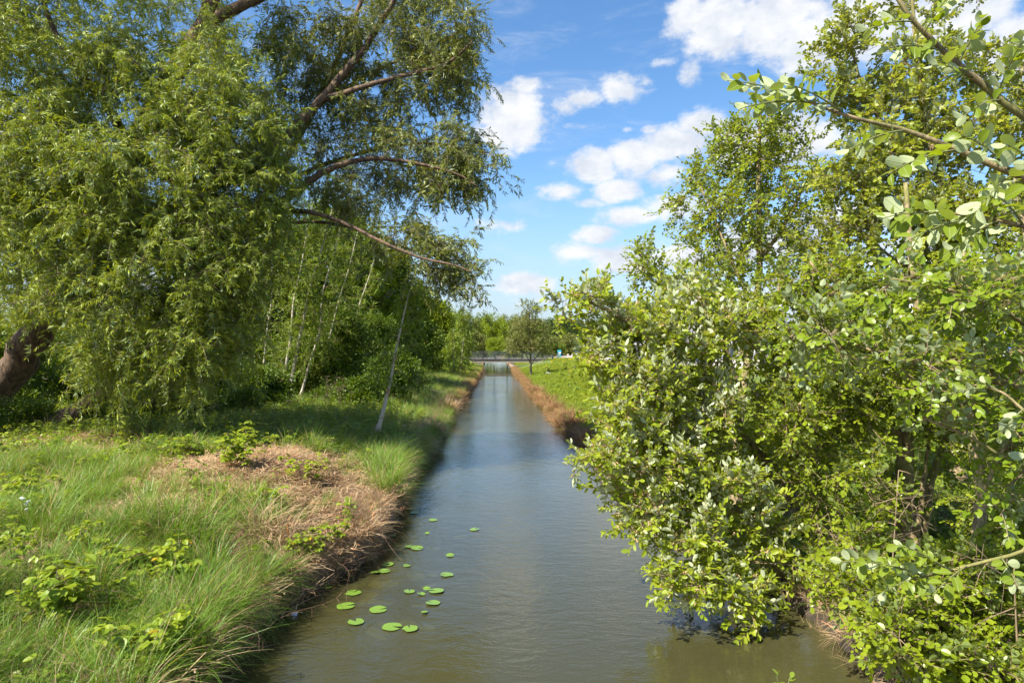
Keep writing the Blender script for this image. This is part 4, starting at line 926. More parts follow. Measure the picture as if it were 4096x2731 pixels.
tag(scatter('far_bank_grass', 'lawnmid', S['lawnmid'], P, upright(P), rng.uniform(1.0, 1.6, len(P))), 'grass on the left bank towards the footbridge', 'grass')
# fringe of hanging dry grass at both water edges
P = []; 
for y in np.arange(3.2, 30, .028):
    if fbm(y, 4.4, .9) < -.22: continue
    x = Lx(y)-rng.uniform(.0, .45); P.append((x, y+rng.uniform(-.05, .05), H(x, y)-.02))
tag(scatter('dry_fringe', 'tus_dry', S['tus_dry'], P, leaning(P, .75, .4), rng.uniform(.45, .95, len(P))), 'straw-coloured grass hanging over the left water edge', 'dry grass')
P = []
for y in np.arange(30, 104, .09):
    x = Lx(y)-rng.uniform(.02, .7); P.append((x, y, H(x, y)))
for k in range(160):
    x, y = rng.normal(-5.0, .8), rng.normal(66, 6); 
    if Lx(y)-x > .1: P.append((x, y, H(x, y)))
tag(scatter('far_dry_fringe', 'tus_red', S['tus_red'], P, leaning(P, .5, .35), rng.uniform(.7, 1.5, len(P))), 'brown dead sedge along the left water edge near the footbridge', 'dry grass')
P = []
for y in list(np.arange(14, 50, .055))+list(np.arange(50, 104, .09)):
    x = Rx(y)+abs(rng.normal(.18, .24))+.02; P.append((x, y, H(x, y)-.02))
tag(scatter('reed_fringe', 'tus_red', S['tus_red'], P, leaning(P, -.5, .35), rng.uniform(.6, 1.25, len(P))*1.05), 'reddish-tan dead sedge fringing the right water edge', 'dry grass')
P = []
for y in np.arange(3.5, 14, .06):
    x = Rx(y)+abs(rng.normal(.22, .2))+.02; P.append((x, y, H(x, y)-.02))
tag(scatter('near_fringe', 'tus_dry', S['tus_dry'], P, leaning(P, -.6, .4), rng.uniform(.35, .8, len(P))), 'dry tufts at the right water edge under the shrubs', 'dry grass')
P = []
for y in list(np.arange(3.2, 9, .05))+list(np.arange(13.2, 32, .05)):
    x = Lx(y)-rng.uniform(.0, .28); P.append((x, y+rng.uniform(-.05, .05), H(x, y)-.02))
tag(scatter('edge_grass', 'sedge', S['sedge'], P, leaning(P, .7, .4), rng.uniform(.6, 1.35, len(P))), 'green sedge blades leaning over the left water edge', 'grass')
# meadow on the right
P = zone_pts(30000, 1.6, 16, 15, 60, lambda x, y: 0 if x-Rx(y) < .55 else min(1, 1.25-(y-15)/70))
tag(scatter('meadow_grass', 'lawn', S['lawn'], P, upright(P), rng.uniform(.6, 1.25, len(P))), 'sunny bright green meadow grass on the right bank', 'grass')
P = zone_pts(26000, .6, 24, 55, 140, lambda x, y: 0 if (x-Rx(y) < .55 or (y > 85 and x > 15) or (98 < y < 116 and x < 6.0)) else .8)
tag(scatter('far_meadow_grass', 'lawn', S['lawn'], P, upright(P), rng.uniform(1.0, 1.7, len(P))), 'meadow grass running up to the footbridge on the right', 'grass')
P = zone_pts(9000, 1.6, 9, 14, 90, lambda x, y: 0 if x-Rx(y) < .45 else .8*math.exp(-((x-Rx(y)-1.2)/1.1)**2)*(.75+fbm(x, y, .5)*1.2)*(1.2-y/110))
tag(scatter('reed_grass', 'lawnmid', S['lawnmid'], P, upright(P, .12), rng.uniform(.8, 1.3, len(P))), 'taller upright green blades behind the dead sedge', 'grass')
P = zone_pts(9000, 2.6, 15, 3.2, 16, lambda x, y: 0 if x-Rx(y) < .15 else .8)
tag(scatter('understory_grass', 'sedgelow', S['sedgelow'], P, upright(P), rng.uniform(.6, 1.3, len(P))), 'grass growing beneath the right bank shrubs', 'grass')
P = zone_pts(2600, 3.2, 13, 3.2, 15, lambda x, y: 0 if x-Rx(y) < .3 else .6)
tag(scatter('undergrowth', 'bramlow', S['bramlow'], P, upright(P), rng.uniform(.7, 1.5, len(P))), 'leafy undergrowth beneath the right bank shrubs', 'undergrowth')
P = zone_pts(2600, 2, 16, 16, 90, lambda x, y: 0 if x-Rx(y) < 1 else .15+.8*max(0, fbm(x+5, y, .35)))
tag(scatter('meadow_herbs', 'bramlow', S['bramlow'], P, upright(P, .2), rng.uniform(1.4, 3.0, len(P))), 'broad-leaved weeds mixed into the meadow grass on the right bank', 'weeds')
P = zone_pts(5200, 2, 18, 16, 100, lambda x, y: 0 if x-Rx(y) < .8 else max(0, fbm(x, y+31, .28)*2.2))
tag(scatter('rough_grass', 'sedgelow', S['sedgelow'], P, upright(P, .2), rng.uniform(1.0, 1.7, len(P))), 'rougher darker grass patches in the right meadow', 'grass')
# straw litter
P = zone_pts(9500, -12.5, -2.3, 3.3, 18, lambda x, y: 0 if Lx(y)-x < .05 else min(1, .10+.5*max(0, fbm(x+3, y, .9))+1.1*strawy(x, y)+.5*ss(1.2, .2, Lx(y)-x)+(.5 if y > 13.6 and x < -8.5 else 0)))
tag(scatter('straw_litter', 'litter', S['litter'], P, upright(P, .15), rng.uniform(.8, 1.3, len(P))), 'dead straw and stalks littering the mown mound on the left bank', 'straw')
# brambles
def bcover(x, y):
    d = Lx(y)-x
    if d < .3: return 0
    v = .13+1.1*max(0, fbm(x+9, y, .55))+(.55*max(0, fbm(x, y, 1.1)+.15) if y < 9 else 0)
    v *= 1-.7*min(1, strawy(x, y))
    if y > 15.5 and x < -4.5: v = .85
    if y > 13.6 and x < -9: v = .55
    return v
P = zone_pts(5200, -20, -2.6, 3.3, 27, bcover)
tag(scatter('bramble_thicket', 'bramble', S['bramble'], P, upright(P, .25), rng.uniform(.6, 1.3, len(P))), 'low bramble undergrowth spreading beneath the willow and over the left bank', 'undergrowth')
# yellow flowers and dead umbels
def flowerplant(x, y, label, grp, petal, h, n, r_=.02, name='flower_plant'):
    mb = MB(); z = H(x, y); root = empty(name, (x, y, z), label, 'flower', grp)
    fl = MB()
    for k in range(n):
        a = random.random()*6.28; d_ = random.uniform(.02, .28)*h; hh = h*random.uniform(.7, 1.05); e = (d_*math.cos(a), d_*math.sin(a), hh)
        mb.tube([(0, 0, -.03), (e[0]*.3, e[1]*.3, hh*.5), e], [.005, .004, .003], 3)
        for q in range(5):
            aa = q*1.257; c_ = (e[0]+r_*math.cos(aa), e[1]+r_*math.sin(aa), hh+random.uniform(-.5, 1)*r_)
            fl.add([(c_[0]-r_, c_[1]-r_, c_[2]), (c_[0]+r_, c_[1]-r_, c_[2]+r_*.5), (c_[0]+r_, c_[1]+r_, c_[2]), (c_[0]-r_, c_[1]+r_, c_[2]+r_*.8), ], [(0, 1, 2, 3)])
            fl.add([(c_[0]-r_, c_[1], c_[2]-r_), (c_[0]+r_, c_[1], c_[2]-r_), (c_[0]+r_, c_[1]+r_*.3, c_[2]+r_)], [(0, 1, 2)])
    mb.build('stem', M['stem'], root); fl.build('blossom', M[petal], root); return root
YG = 'yellow rape flowers on the right bank meadow'
for (px, py, d, s_) in [(1345,858,60,1),(1362,838,90,1.2),(1385,862,58,.9),(1410,852,64,1),(1310,860,62,.7),(1335,835,95,1.2),(1295,840,86,.9),(1319,838,84,1.5),(1300,846,75,1),(1290,833,96,1),(1330,846,78,1.2),(1341,845,80,1.2),(1309,835,92,1),(1268,838,88,1),(1275,832,98,1),(1283,827,104,1.2),(1380,850,70,1.2),(1400,842,80,1),(1255,846,80,.8),(1350,862,62,.8)]:
    p = V(px, py, d); flowerplant(p.x, p.y, 'tuft of yellow rape flowers in the meadow grass', YG, 'flower_y', .8*s_, int(8*s_), .032)
for (px, py, d) in [(1257,866,68),(1261,868,67),(1098,842,98)]:
    p = V(px, py, d); flowerplant(p.x, p.y, 'small white meadow flower near the water edge', 'small white meadow flowers', 'flower_w', .4, 2, .04)
p = V(60, 1175, 9); flowerplant(p.x, p.y, 'small white-flowered plant at the far left of the near bank', None, 'flower_w', .42, 6, .012)
DG = 'dead brown umbels before the birch grove'
for k in range(16):
    p = V(random.uniform(735, 800), 900, random.uniform(25, 28)); z = H(p.x, p.y); root = empty('dead_umbel', (p.x, p.y, z), 'dead brown umbel stalk standing before the birch grove', 'dead plant', DG)
    mb = MB(); h = random.uniform(.7, 1.2); tx = random.uniform(-.2, .2); mb.tube([(0, 0, -.05), (tx*.5, 0, h*.5), (tx, 0, h)], .006, 4)
    for q in range(9):
        a = q*.7; mb.tube([(tx, 0, h), (tx+.1*math.cos(a), .1*math.sin(a), h+.06)], [.003, .006], 3)
    mb.build('stalk', M['deadstalk'], root)

# individual sedge tussocks at the bank edge
TG = 'sedge tussocks on the left water edge'
for (px, py, d, sp_, sc_, lab) in [(880,1150,14.6,'sedge',1.35,'tall green sedge tussock with straw skirt leaning over the left water edge'),(600,1310,9.6,'tus_dry',1.3,'big straw-coloured tussock overhanging the water near the lily pads'),
    (560,1250,9.9,'sedge',1.25,'arching green tussock above the straw-coloured one'),(900,1080,17.5,'sedge',1.4,'green sedge tussock between mound and water'),(470,1430,7.3,'sedge',1.2,'green tussock at the lower left water edge'),(430,1540,6.3,'sedge',1.25,'arching green sedge tussock at the bottom edge beside the water'),
    (1000,1000,23,'tus_dry',1.5,'tan tussock on the left edge beyond the lone birch'),(1040,955,31,'tus_dry',1.7,'sunlit tan tussock at the bend of the left bank'),(700,1010,16.8,'sedge',1.3,'green tussock behind the straw mound'),(300,1250,8.8,'sedge',1.2,'dense sedge tussock amid the near left bank')]:
    p = V(px, py, d); x, y = p.x, p.y; x = min(x, Lx(y)-.12); base = (x, y, H(x, y))
    root = empty('sedge_tussock', base, lab, 'grass tussock', TG); n = 14
    P = [(rng.normal(0, .14), rng.normal(0, .14), 0) for k in range(n)]
    scatter('blades', sp_, S[sp_], P, upright(P, .28), rng.uniform(.8, 1.1, n)*sc_, root)
    if sp_ == 'sedge':
        P = [(rng.normal(0.1, .15), rng.normal(0, .15), -.05) for k in range(8)]; scatter('dead_blades', 'tus_dry', S['tus_dry'], P, upright(P, .3), rng.uniform(.6, .9, 8)*sc_*.8, root)
RG = 'reddish dead sedge tussocks on the right water edge'
for (px, d, sc_, lab) in [(1318,26.5,1.7,'largest rusty-brown sedge tussock on the right water edge'),(1300,28.5,1.6,'rusty sedge tussock beside the largest one'),(1275,33,1.5,'mid-bank reddish sedge tussock on the right edge'),(1255,38,1.5,'tan sedge tussock on the right edge before the bend of light'),(1235,46,1.5,'farther tan sedge tussock on the right edge')]:
    y = d; x = Rx(y)+.3; root = empty('sedge_tussock', (x, y, H(x, y)), lab, 'grass tussock', RG); n = 12
    P = [(rng.normal(0, .2), rng.normal(0, .25), 0) for k in range(n)]; scatter('blades', 'tus_red', S['tus_red'], P, upright(P, .3), rng.uniform(.8, 1.1, n)*sc_, root)

# bramble plants one can single out
BG_ = 'single bramble plants on the left bank'
for (px, py, d, h, nl, sz, lab) in [(540,1130,12.4,.75,12,.10,'upright leafy bramble shoot in front of the straw mound'),(552,1040,15.5,.8,10,.10,'bramble shoot at the back edge of the straw mound'),(700,1130,12.6,.45,9,.08,'bramble shoot on the right part of the mound'),(380,1370,7.6,.55,16,.085,'bushy bramble with yellow-green leaves amid the near sedges'),(330,1330,7.9,.5,14,.08,'second leafy bramble left of the bushy one'),
      (130,1390,6.6,.6,12,.09,'yellow-green bramble near the left edge of the near bank'),(300,1520,6.0,.5,14,.08,'bramble at the bottom of the near bank'),(380,1530,6.1,.45,14,.075,'bramble at the bottom beside the arching tussock'),(60,1120,10.4,.5,12,.10,'bramble at the far left on the sunny bank'),(200,1060,12.6,.5,12,.10,'bramble on the border of the willow shade'),(430,1060,14,.5,10,.09,'bramble between grass and straw mound'),(740,1290,9.9,.35,14,.06,'trailing bramble on the bank above the lily pads'),(690,1330,9.3,.3,14,.06,'trailing bramble at the crumbling bank edge'),(620,1220,10.6,.4,10,.07,'bramble shoot in the straw beside the sedge')]:
    p = V(px, py, d); x, y = min(p.x, Lx(p.y)-.15), p.y; root = empty('bramble_plant', (x, y, H(x, y)), lab, 'bramble', BG_)
    for k in range(5):
        o_ = bramble_unit('shoot', h*random.uniform(.7, 1.05), nl, sz*1.25, [M['redstem'], M['bramble']], random.uniform(.2, .8)); COL.objects.link(o_); o_.parent = root; o_.location = (random.uniform(-.22, .22), random.uniform(-.22, .22), 0)
# arching bare bramble canes over the water
for (pts, lab) in [([(735,1230,10.9),(800,1165,10.9),(860,1205,10.6),(900,1260,10.3),(925,1290,10.1)], 'bare red bramble cane arching from the bank over the lily pads'),
                   ([(720,1330,9.6),(760,1290,9.6),(800,1310,9.3),(795,1350,9.2)], 'short reddish cane curling down to the water'),
                   ([(560,1500,7.4),(640,1420,7.6),(760,1380,7.9),(800,1340,8.2)], 'long thin cane lying along the crumbling bank above the water'),
                   ([(470,1500,6.6),(540,1440,6.6),(590,1450,6.6),(595,1500,6.5)], 'dry arching stalk drooping into the dark water at the lower left')]:
    P = [V(*q) for q in pts]; root = empty('bramble_cane', tuple(P[0]), lab, 'cane'); mb = MB(); b0 = np.array(tuple(P[0]))
    sm = smooth_path([np.array(tuple(q)) for q in P], 5); mb.tube([q-b0 for q in sm], list(np.linspace(.0045, .0015, len(sm))), 5)
    for k in range(4):
        q = sm[random.randrange(4, len(sm)-2)]-b0; mb.tube([q, q+rng.normal(size=3)*np.array([.08, .08, .06])+np.array([.03, 0, -.03]), q+rng.normal(size=3)*.12+np.array([.06, 0, -.10])], [.003, .002, .0012], 3)
    mb.build('cane', M['redstem'], root, smooth=True)
# sprig poking up at the bottom edge right of centre
sb = V(1800, 1640, 3.2); root = empty('leafy_sprig', tuple(sb), 'small bright sprig of leaves poking up at the bottom edge right of centre', 'twig')
mb = MB(); nleaf = 0
for (px, py) in ((1782,1545), (1815,1552), (1800,1575)):
    e = V(px, py, 3.2)-sb; mb.tube([(0, 0, 0), (e.x*.3, 0, e.z*.5), tuple(e)], [.004, .003, .0015], 4)
    for k in range(5):
        u_ = .55+.45*k/4; o_ = bpy.data.objects.new('leaf', random.choice(BL)); COL.objects.link(o_); o_.parent = root
        o_.location = (e.x*u_, rng.normal()*.01, e.z*u_); o_.rotation_euler = (rng.normal()*.4, -.5+rng.normal()*.3, random.random()*6.28); o_.scale = (.036,)*3
mb.build('stem', M['stem'], root)

# ------------------------------------------------------------------ water lilies
def pad_mesh(name, a_notch, fold=0., wav=.012, n=26, mat_=None, cut=.0):
    mb = MB(); vs = [(0, 0, .0)]; rings = 3
    for r_ in range(1, rings+1):
        for k in range(n+1):
            a = a_notch/2+(2*math.pi-a_notch)*k/n; rad = r_/rings; rr = rad*(1+.03*math.sin(a*5+1)+.02*math.sin(a*11))
            if cut and abs(a-math.pi*.6) < .5: rr *= 1-cut
            x = rr*math.cos(a)*1.08; y = rr*math.sin(a)*.92; z = wav*math.sin(a*3)*rad*rad+fold*max(0, y)**1.5
            vs.append((x, y, z))
    fs = [(0, 1+k, 2+k) for k in range(n)]
    for r_ in range(rings-1):
        o0 = 1+r_*(n+1); o1 = o0+n+1
        fs += [(o0+k, o1+k, o1+k+1, o0+k+1) for k in range(n)]
    mb.add(vs, fs)
    nb_ = len(vs); mb.add([(x, y, z-.02) for (x, y, z) in vs[-(n+1):]]+[(x, y, z) for (x, y, z) in vs[-(n+1):]], [(k, k+1, n+2+k, n+1+k) for k in range(n)])
    return mb.mesh(name, [mat_ or M['lily']], smooth=False)
PADS = [pad_mesh('lily_pad', .5), pad_mesh('lily_pad', .35, fold=.12), pad_mesh('lily_pad', .9), pad_mesh('lily_pad', .3, cut=.18), pad_mesh('lily_pad', .4, fold=.35)]
def wat(px, py): d = 3.3*1568.2/(py-798.2); return ((px-1176)/1568.2*d, d)
LG = 'water lily pads floating by the left bank'
def zf(sx, sy): return ((1200+sx/2.614)/1.7415, (2000+sy/2.614)/1.7415)
for i, (sx, sy, wpx, k, rz, lab) in enumerate([
  (555,972,165,3,1.2,'lily pad nearest the bank above the left pair'),(480,1112,180,0,.3,'broad lily pad at the left end of the group'),(585,1280,160,2,2.2,'lily pad with a wide open notch, lowest on the left'),
  (818,1150,168,1,.4,'half-tilted lily pad in the middle of the group'),(962,1330,192,0,6.0,'large lily pad, left one of the bottom pair'),(1150,1352,158,3,1.9,'round lily pad with water drops, right one of the bottom pair'),
  (1144,958,112,1,1.7,'small lily pad left of the folded ones'),(1330,935,80,4,.5,'folded lily pad standing partly out of the water'),(1425,955,150,0,3.0,'wide lily pad touching the folded one'),
  (1268,985,80,4,2.3,'dull lily pad tilting half under water'),(1390,1080,142,1,2.6,'lily pad with a yellow midrib at the right'),(1536,786,130,3,3.3,'lily pad farthest right of the main group'),
  (1572,583,84,4,.2,'curled small lily pad at the right'),(1148,488,106,0,1.0,'left pad of the touching upper pair'),(1224,508,122,1,6.0,'right pad of the touching upper pair'),
  (912,674,124,2,2.9,'lily pad above the overlapping two near the bank'),(880,748,122,1,.5,'long lily pad overlapping a dull one'),(790,766,95,4,3.6,'dull lily pad overlapped by its neighbour'),
  (1118,690,72,4,1.2,'small tilted pad touched by the bare cane'),(1390,212,86,3,3.3,'small pad in the upper part near the ripples'),(1824,310,92,2,.8,'lone lily pad out in the middle of the canal'),
  (1200,135,90,1,.2,'farthest dull pad beside the overhanging tussock'),(265,908,145,0,.3,'lily pad under the overhanging bank twigs'),(960,380,72,1,.3,'small reddish-edged pad beside the bank'),(1332,350,48,4,.1,'tiny brown pad tip above water'),(1302,1180,70,4,3.6,'small reddish pad tip below the group'),(925,328,90,0,2,'pad hugging the bank below the tussock')]):
    px, py = zf(sx, sy); x, y = wat(px, py); r_ = wpx/2.614/2/2731*y
    o_ = bpy.data.objects.new('lily_pad', PADS[k]); COL.objects.link(o_); o_.location = (x, y, .012+.003*(i % 3)); o_.scale = (r_, r_*1.12, r_); o_.rotation_euler = (rng.normal()*.03, rng.normal()*.03, rz)
    tag(o_, lab, 'lily pad', LG)
PS = [pad_mesh('sunken_lily_pad', .6, fold=.2, wav=.1, mat_=M['lily_sub']), pad_mesh('sunken_lily_pad', .4, fold=-.2, wav=.15, mat_=M['lily_sub'], cut=.2)]
SG = 'sunken lily leaves below the surface among the pads'
for (sx, sy) in [(640,755),(1390,740),(1330,860),(720,940),(860,1030),(1260,1060),(880,1260),(820,1330),(1120,1250),(1310,1280),(560,870),(380,1030),(620,840),(940,820),(1100,350),(1240,215),(1690,345),(1390,470),(330,1060),(700,1000),(970,730),(1210,760),(820,830),(1140,400),(1040,260)]:
    px, py = zf(sx, sy); x, y = wat(px, py); o_ = bpy.data.objects.new('sunken_lily_pad', random.choice(PS)); COL.objects.link(o_)
    x = max(x, Lx(y)+.15); r_ = random.uniform(.09, .15); o_.location = (x, y, -.04-random.random()*.03); o_.scale = (r_, r_, r_*.4); o_.rotation_euler = (rng.normal()*.12, rng.normal()*.12, random.random()*6.28)
    tag(o_, 'dim yellowish lily leaf seen below the water surface', 'lily leaf', SG)
# litter: a brown carton floating at the bank
x, y = wat(675, 1412); root = empty('drink_carton', (x, y, 0), 'small brown and white drink carton bobbing at the left bank', 'litter', rz=.5); root.rotation_euler = (.5, .2, .4)
mb = MB(); mb.box((0, 0, -.05), (.065, .045, .13)); mb.build('body', simple('brown_card', (.22,.12,.05), .6), root)
mb = MB(); mb.add([(-.0325,-.0225,.016),(.0325,-.0225,.016),(.0325,.0225,.016),(-.0325,.0225,.016),(-.0325,0,.05),(.0325,0,.05)], [(0,1,5,4),(2,3,4,5),(1,2,5),(3,0,4)]); mb.build('top', simple('pale_card', (.55,.58,.7), .5), root)

# ------------------------------------------------------------------ footbridge
BY = 107.0; bz = 1.62
br = empty('footbridge', (0.3, BY, bz), 'low concrete footbridge with grey-green bar railings crossing the canal', 'bridge')
x0, x1 = -6.6, 5.4
def bb(name, c, s_, m_, par=br): q = MB(); q.box((c[0]-.3, c[1]-BY, c[2]-bz), s_); return q.build(name, M[m_], par)
bb('deck', (-.6, BY+1.4, bz-.06), (12.4, 2.9, .12), 'deck')
bb('edge_beam', (-.6, BY-.08, bz-.17), (12.4, .14, .14), 'steel'); bb('edge_beam', (-.6, BY+2.92, bz-.17), (12.4, .14, .14), 'steel')
bb('girder', (-.7, BY+.25, bz-.44), (10.6, .5, .40), 'concrete'); bb('girder', (-.7, BY+2.6, bz-.44), (10.6, .4, .40), 'concrete')
bb('abutment', (-6.3, BY+1.4, .35), (.9, 3, 1.5), 'concrete'); bb('abutment', (4.6, BY+1.4, .45), (.9, 3, 1.5), 'concrete')
for yy in (BY-.06, BY+2.9):
    rl = empty('railing', (-.6-.3, yy-BY, 0), None, None); rl.parent = br
    for (nm, zc, hh, x, wx, m_) in (('top_rail', 1.08, .05, 0, 12.2, 'steel_green'), ('bottom_rail', .12, .04, 0, 12.2, 'steel_green')):
        q = MB(); q.box((x, 0, zc), (wx, .05, hh)); q.build(nm, M[m_], rl)
    q = MB()
    for k in range(102): q.box((-6.1+k*.12, .0, .60), (.034, .04, .92))
    o_ = q.build('baluster', M['steel_green'], rl); o_['kind'] = 'stuff'
    for k in range(7):
        q = MB(); q.box((-6.1+k*2.033, -.05, .5), (.07, .06, 1.2)); q.build('post', M['steel_green'], rl)
q = MB(); q.box((0, 0, .5), (.26, .26, 1.05)); q.box((0, 0, 1.06), (.3, .3, .06)); o_ = q.build('gate_post', M['steel'], None, loc=(6.35, BY-.1, H(6.35, BY)+.1)); tag(o_, 'dark square post at the right end of the footbridge', 'post')
# bench-like board seen through the far railing
q = empty('park_bench', (-2.1, 118, .95), 'pale wooden bench seen through the bridge railing', 'bench')
s_ = MB(); s_.box((0, 0, .45), (1.7, .42, .05)); s_.build('seat', M['wood'], q); s_ = MB(); s_.box((0, .25, .78), (1.7, .05, .32)); s_.build('backrest', M['wood'], q)
for sx in (-.7, .7):
    s_ = MB(); s_.box((sx, 0, .21), (.08, .38, .42)); s_.build('leg', M['steel'], q)
# sign
p = V(1223, 812, 114); sg = empty('road_sign', (p.x, p.y, .9), 'red and white road sign behind the bridge railing', 'sign')
s_ = MB(); s_.tube([(0, 0, 0), (0, 0, 2.9)], .04, 6); s_.build('post', M['rim'], sg)
s_ = MB(); s_.add([(-.36, -.05, 2.1), (.36, -.05, 2.1), (0, -.05, 2.72), (-.36, -.03, 2.1), (.36, -.03, 2.1), (0, -.03, 2.72)], [(0, 1, 2), (3, 5, 4), (0, 3, 4, 1), (1, 4, 5, 2), (2, 5, 3, 0)]); s_.build('board', M['red'], sg)
s_ = MB(); s_.add([(-.18, -.056, 2.2), (.18, -.056, 2.2), (0, -.056, 2.5)], [(0, 1, 2)]); s_.build('face', M['paper'], sg)

# blue collection container
c0 = V(1284.5, 815, 165); gz = .95; ct = empty('collection_container', (c0.x, c0.y, gz), 'bright cyan textile collection container at the corner of the parking lot', 'container', rz=.0)
s_ = MB(); s_.box((0, 0, .85), (.85, .8, 1.6)); s_.build('body', M['cyan'], ct)
s_ = MB(); s_.box((0, 0, 1.68), (.9, .85, .07)); s_.box((0, -.2, 1.75), (.82, .4, .07)); s_.build('roof', M['cyan'], ct)
s_ = MB(); s_.box((.05, -.42, 1.42), (.5, .04, .16)); s_.build('slot', M['steel'], ct)
s_ = MB(); s_.box((.1, -.415, 1.08), (.55, .02, .42)); s_.build('notice', M['paper'], ct)
for (x, z, w_) in ((-.05, .62, .2), (.22, .66, .1)):
    s_ = MB(); s_.box((x, -.415, z), (w_, .02, .12)); s_.build('sticker', M['paper'], ct)
for x in (-.33, .33):
    s_ = MB(); s_.box((x, 0, .02), (.12, .7, .08)); s_.build('foot', M['steel'], ct)

# lamp post
lp = V(1351, 800, 168); l_ = empty('street_lamp', (lp.x, lp.y, 1.0), 'slim grey lamp post behind the parked silver car', 'street lamp')
s_ = MB(); s_.tube([(0, 0, 0), (0, 0, 1), (0, 0, 1.02), (0, 0, 6.6)], [.08, .08, .055, .045], 8); s_.build('pole', M['concgrey'], l_)
s_ = MB(); s_.tube([(0, 0, 6.55), (.1, 0, 6.7), (.55, 0, 6.72)], .035, 6); s_.build('arm', M['concgrey'], l_)
s_ = MB(); s_.box((.75, 0, 6.71), (.5, .2, .08)); s_.build('lamp_head', M['concgrey'], l_)

# cars
def make_car(label, paint, loc, rz, wagon=False, group='cars parked in the lot'):
    root = empty('parked_car', loc, label, 'car', group, rz)
    L2, W2 = 2.2, .88
    # side profile (x along the car, z), front at +x
    if wagon: prof = [(-2.2,.35),(-2.25,.75),(-2.18,1.0),(-1.95,1.5),(-.2,1.56),(.35,1.42),(1.0,1.0),(2.0,.82),(2.22,.6),(2.2,.32)]
    else: prof = [(-2.25,.35),(-2.3,.72),(-2.2,.98),(-1.55,1.05),(-.95,1.42),(.1,1.47),(.45,1.35),(1.1,.98),(2.05,.82),(2.25,.6),(2.22,.32)]
    mb = MB(); n = len(prof); vs = []
    for (yy, k) in ((-W2, .0), (-W2*.93, 1), (W2*.93, 1), (W2, 0)):
        for (x, z) in prof:
            inn = max(0, z-1.0)*.42; y2 = yy-(math.copysign(inn, yy)); sh = .985 if k == 0 else 1.0; vs.append((x*sh, y2, z if k else z-.03*(z > .9)))
    fs = []
    for r_ in range(3):
        for k in range(n): a, b_ = r_*n+k, r_*n+(k+1) % n; fs.append((a, b_, b_+n, a+n))
    fs += [tuple(range(n))[::-1], tuple(3*n+k for k in range(n))]; mb.add(vs, fs); mb.build('body', M[paint], root)
    def pan(name, q4, m_='glass'):
        s_ = MB(); s_.add(q4, [tuple(range(len(q4)))]); s_.build(name, M[m_], root)
    rx = -1.95 if wagon else -.95; ztop = 1.5 if wagon else 1.42
    if wagon: pan('rear_window', [(-2.20,-.66,1.02),(-2.20,.66,1.02),(-2.005,.56,1.43),(-2.005,-.56,1.43)])
    else: pan('rear_window', [(-1.55,-.66,1.09),(-1.55,.66,1.09),(-1.03,.55,1.40),(-1.03,-.55,1.40)])
    pan('windscreen', [(1.04,.68,1.03),(1.04,-.68,1.03),(.46,-.58,1.36),(.46,.58,1.36)])
    for sy in (-1, 1):
        y0, y1 = sy*(.883), sy*(.715)
        if wagon: q = [(-1.95,y0,1.03),(.85,y0,1.03),(.25,y1,1.40),(-1.75,y1,1.44)]
        else: q = [(-1.35,y0,1.03),(.9,y0,1.03),(.3,y1+.02*sy,1.36),(-.9,y1+.02*sy,1.38)]
        pan('side_window', q)
        for xx in (-1.35, 1.35):
            s_ = MB(); s_.tube([(xx, sy*.70, .32), (xx, sy*.90, .32)], .32, 14); wh = s_.build('wheel', M['rubber'], root)
            s_ = MB(); s_.tube([(xx, sy*.88, .32), (xx, sy*.915, .32)], .2, 10); s_.build('rim', M['rim'], wh)
        s_ = MB(); s_.box((-2.22, sy*.68, .86), (.10, .26, .16 if not wagon else .3)); s_.build('tail_light', M['taillight'], root)
        s_ = MB(); s_.box((2.12, sy*.62, .7), (.16, .34, .14)); s_.build('headlight', M['lamp'], root)
        s_ = MB(); s_.box((.75, sy*.98, 1.02), (.12, .16, .12)); s_.build('mirror', M[paint], root)
    s_ = MB(); s_.box((-2.29, 0, .62), (.03, .5, .11)); s_.build('number_plate', M['paper'], root)
    s_ = MB(); s_.box((-2.22, 0, .42), (.16, 1.6, .2)); s_.build('bumper', M['car_dark'], root)
    return root
z0 = 1.034
make_car('dark car at the left end of the parked row', 'car_dark', (17.0, 176, z0), R(75))
make_car('black saloon second in the parked row, rear towards the canal', 'car_black', (18.9, 172, z0), R(68))
make_car('dark red car between the black saloon and the silver car', 'car_red', (20.4, 170, z0), R(72))
make_car('silver car at the right end of the row below the lamp post', 'car_silver', (20.6, 158, z0), R(115), True)
make_car('grey estate car seen from behind through the goat willow', 'car_grey', (19.6, 104, z0), R(78), True)
make_car('blue car seen through the shrubs right of the grey estate', 'car_blue', (25.5, 92, z0), R(90))
make_car('dark blue car parked behind the alder stems', 'car_blue', (28, 72, z0), R(95), True)
make_car('white car parked behind the goat willow crown', 'car_white', (18.8, 118, z0), R(80), True)
make_car('silver saloon parked behind the right bank shrubs', 'car_silver', (33, 78, z0), R(92))
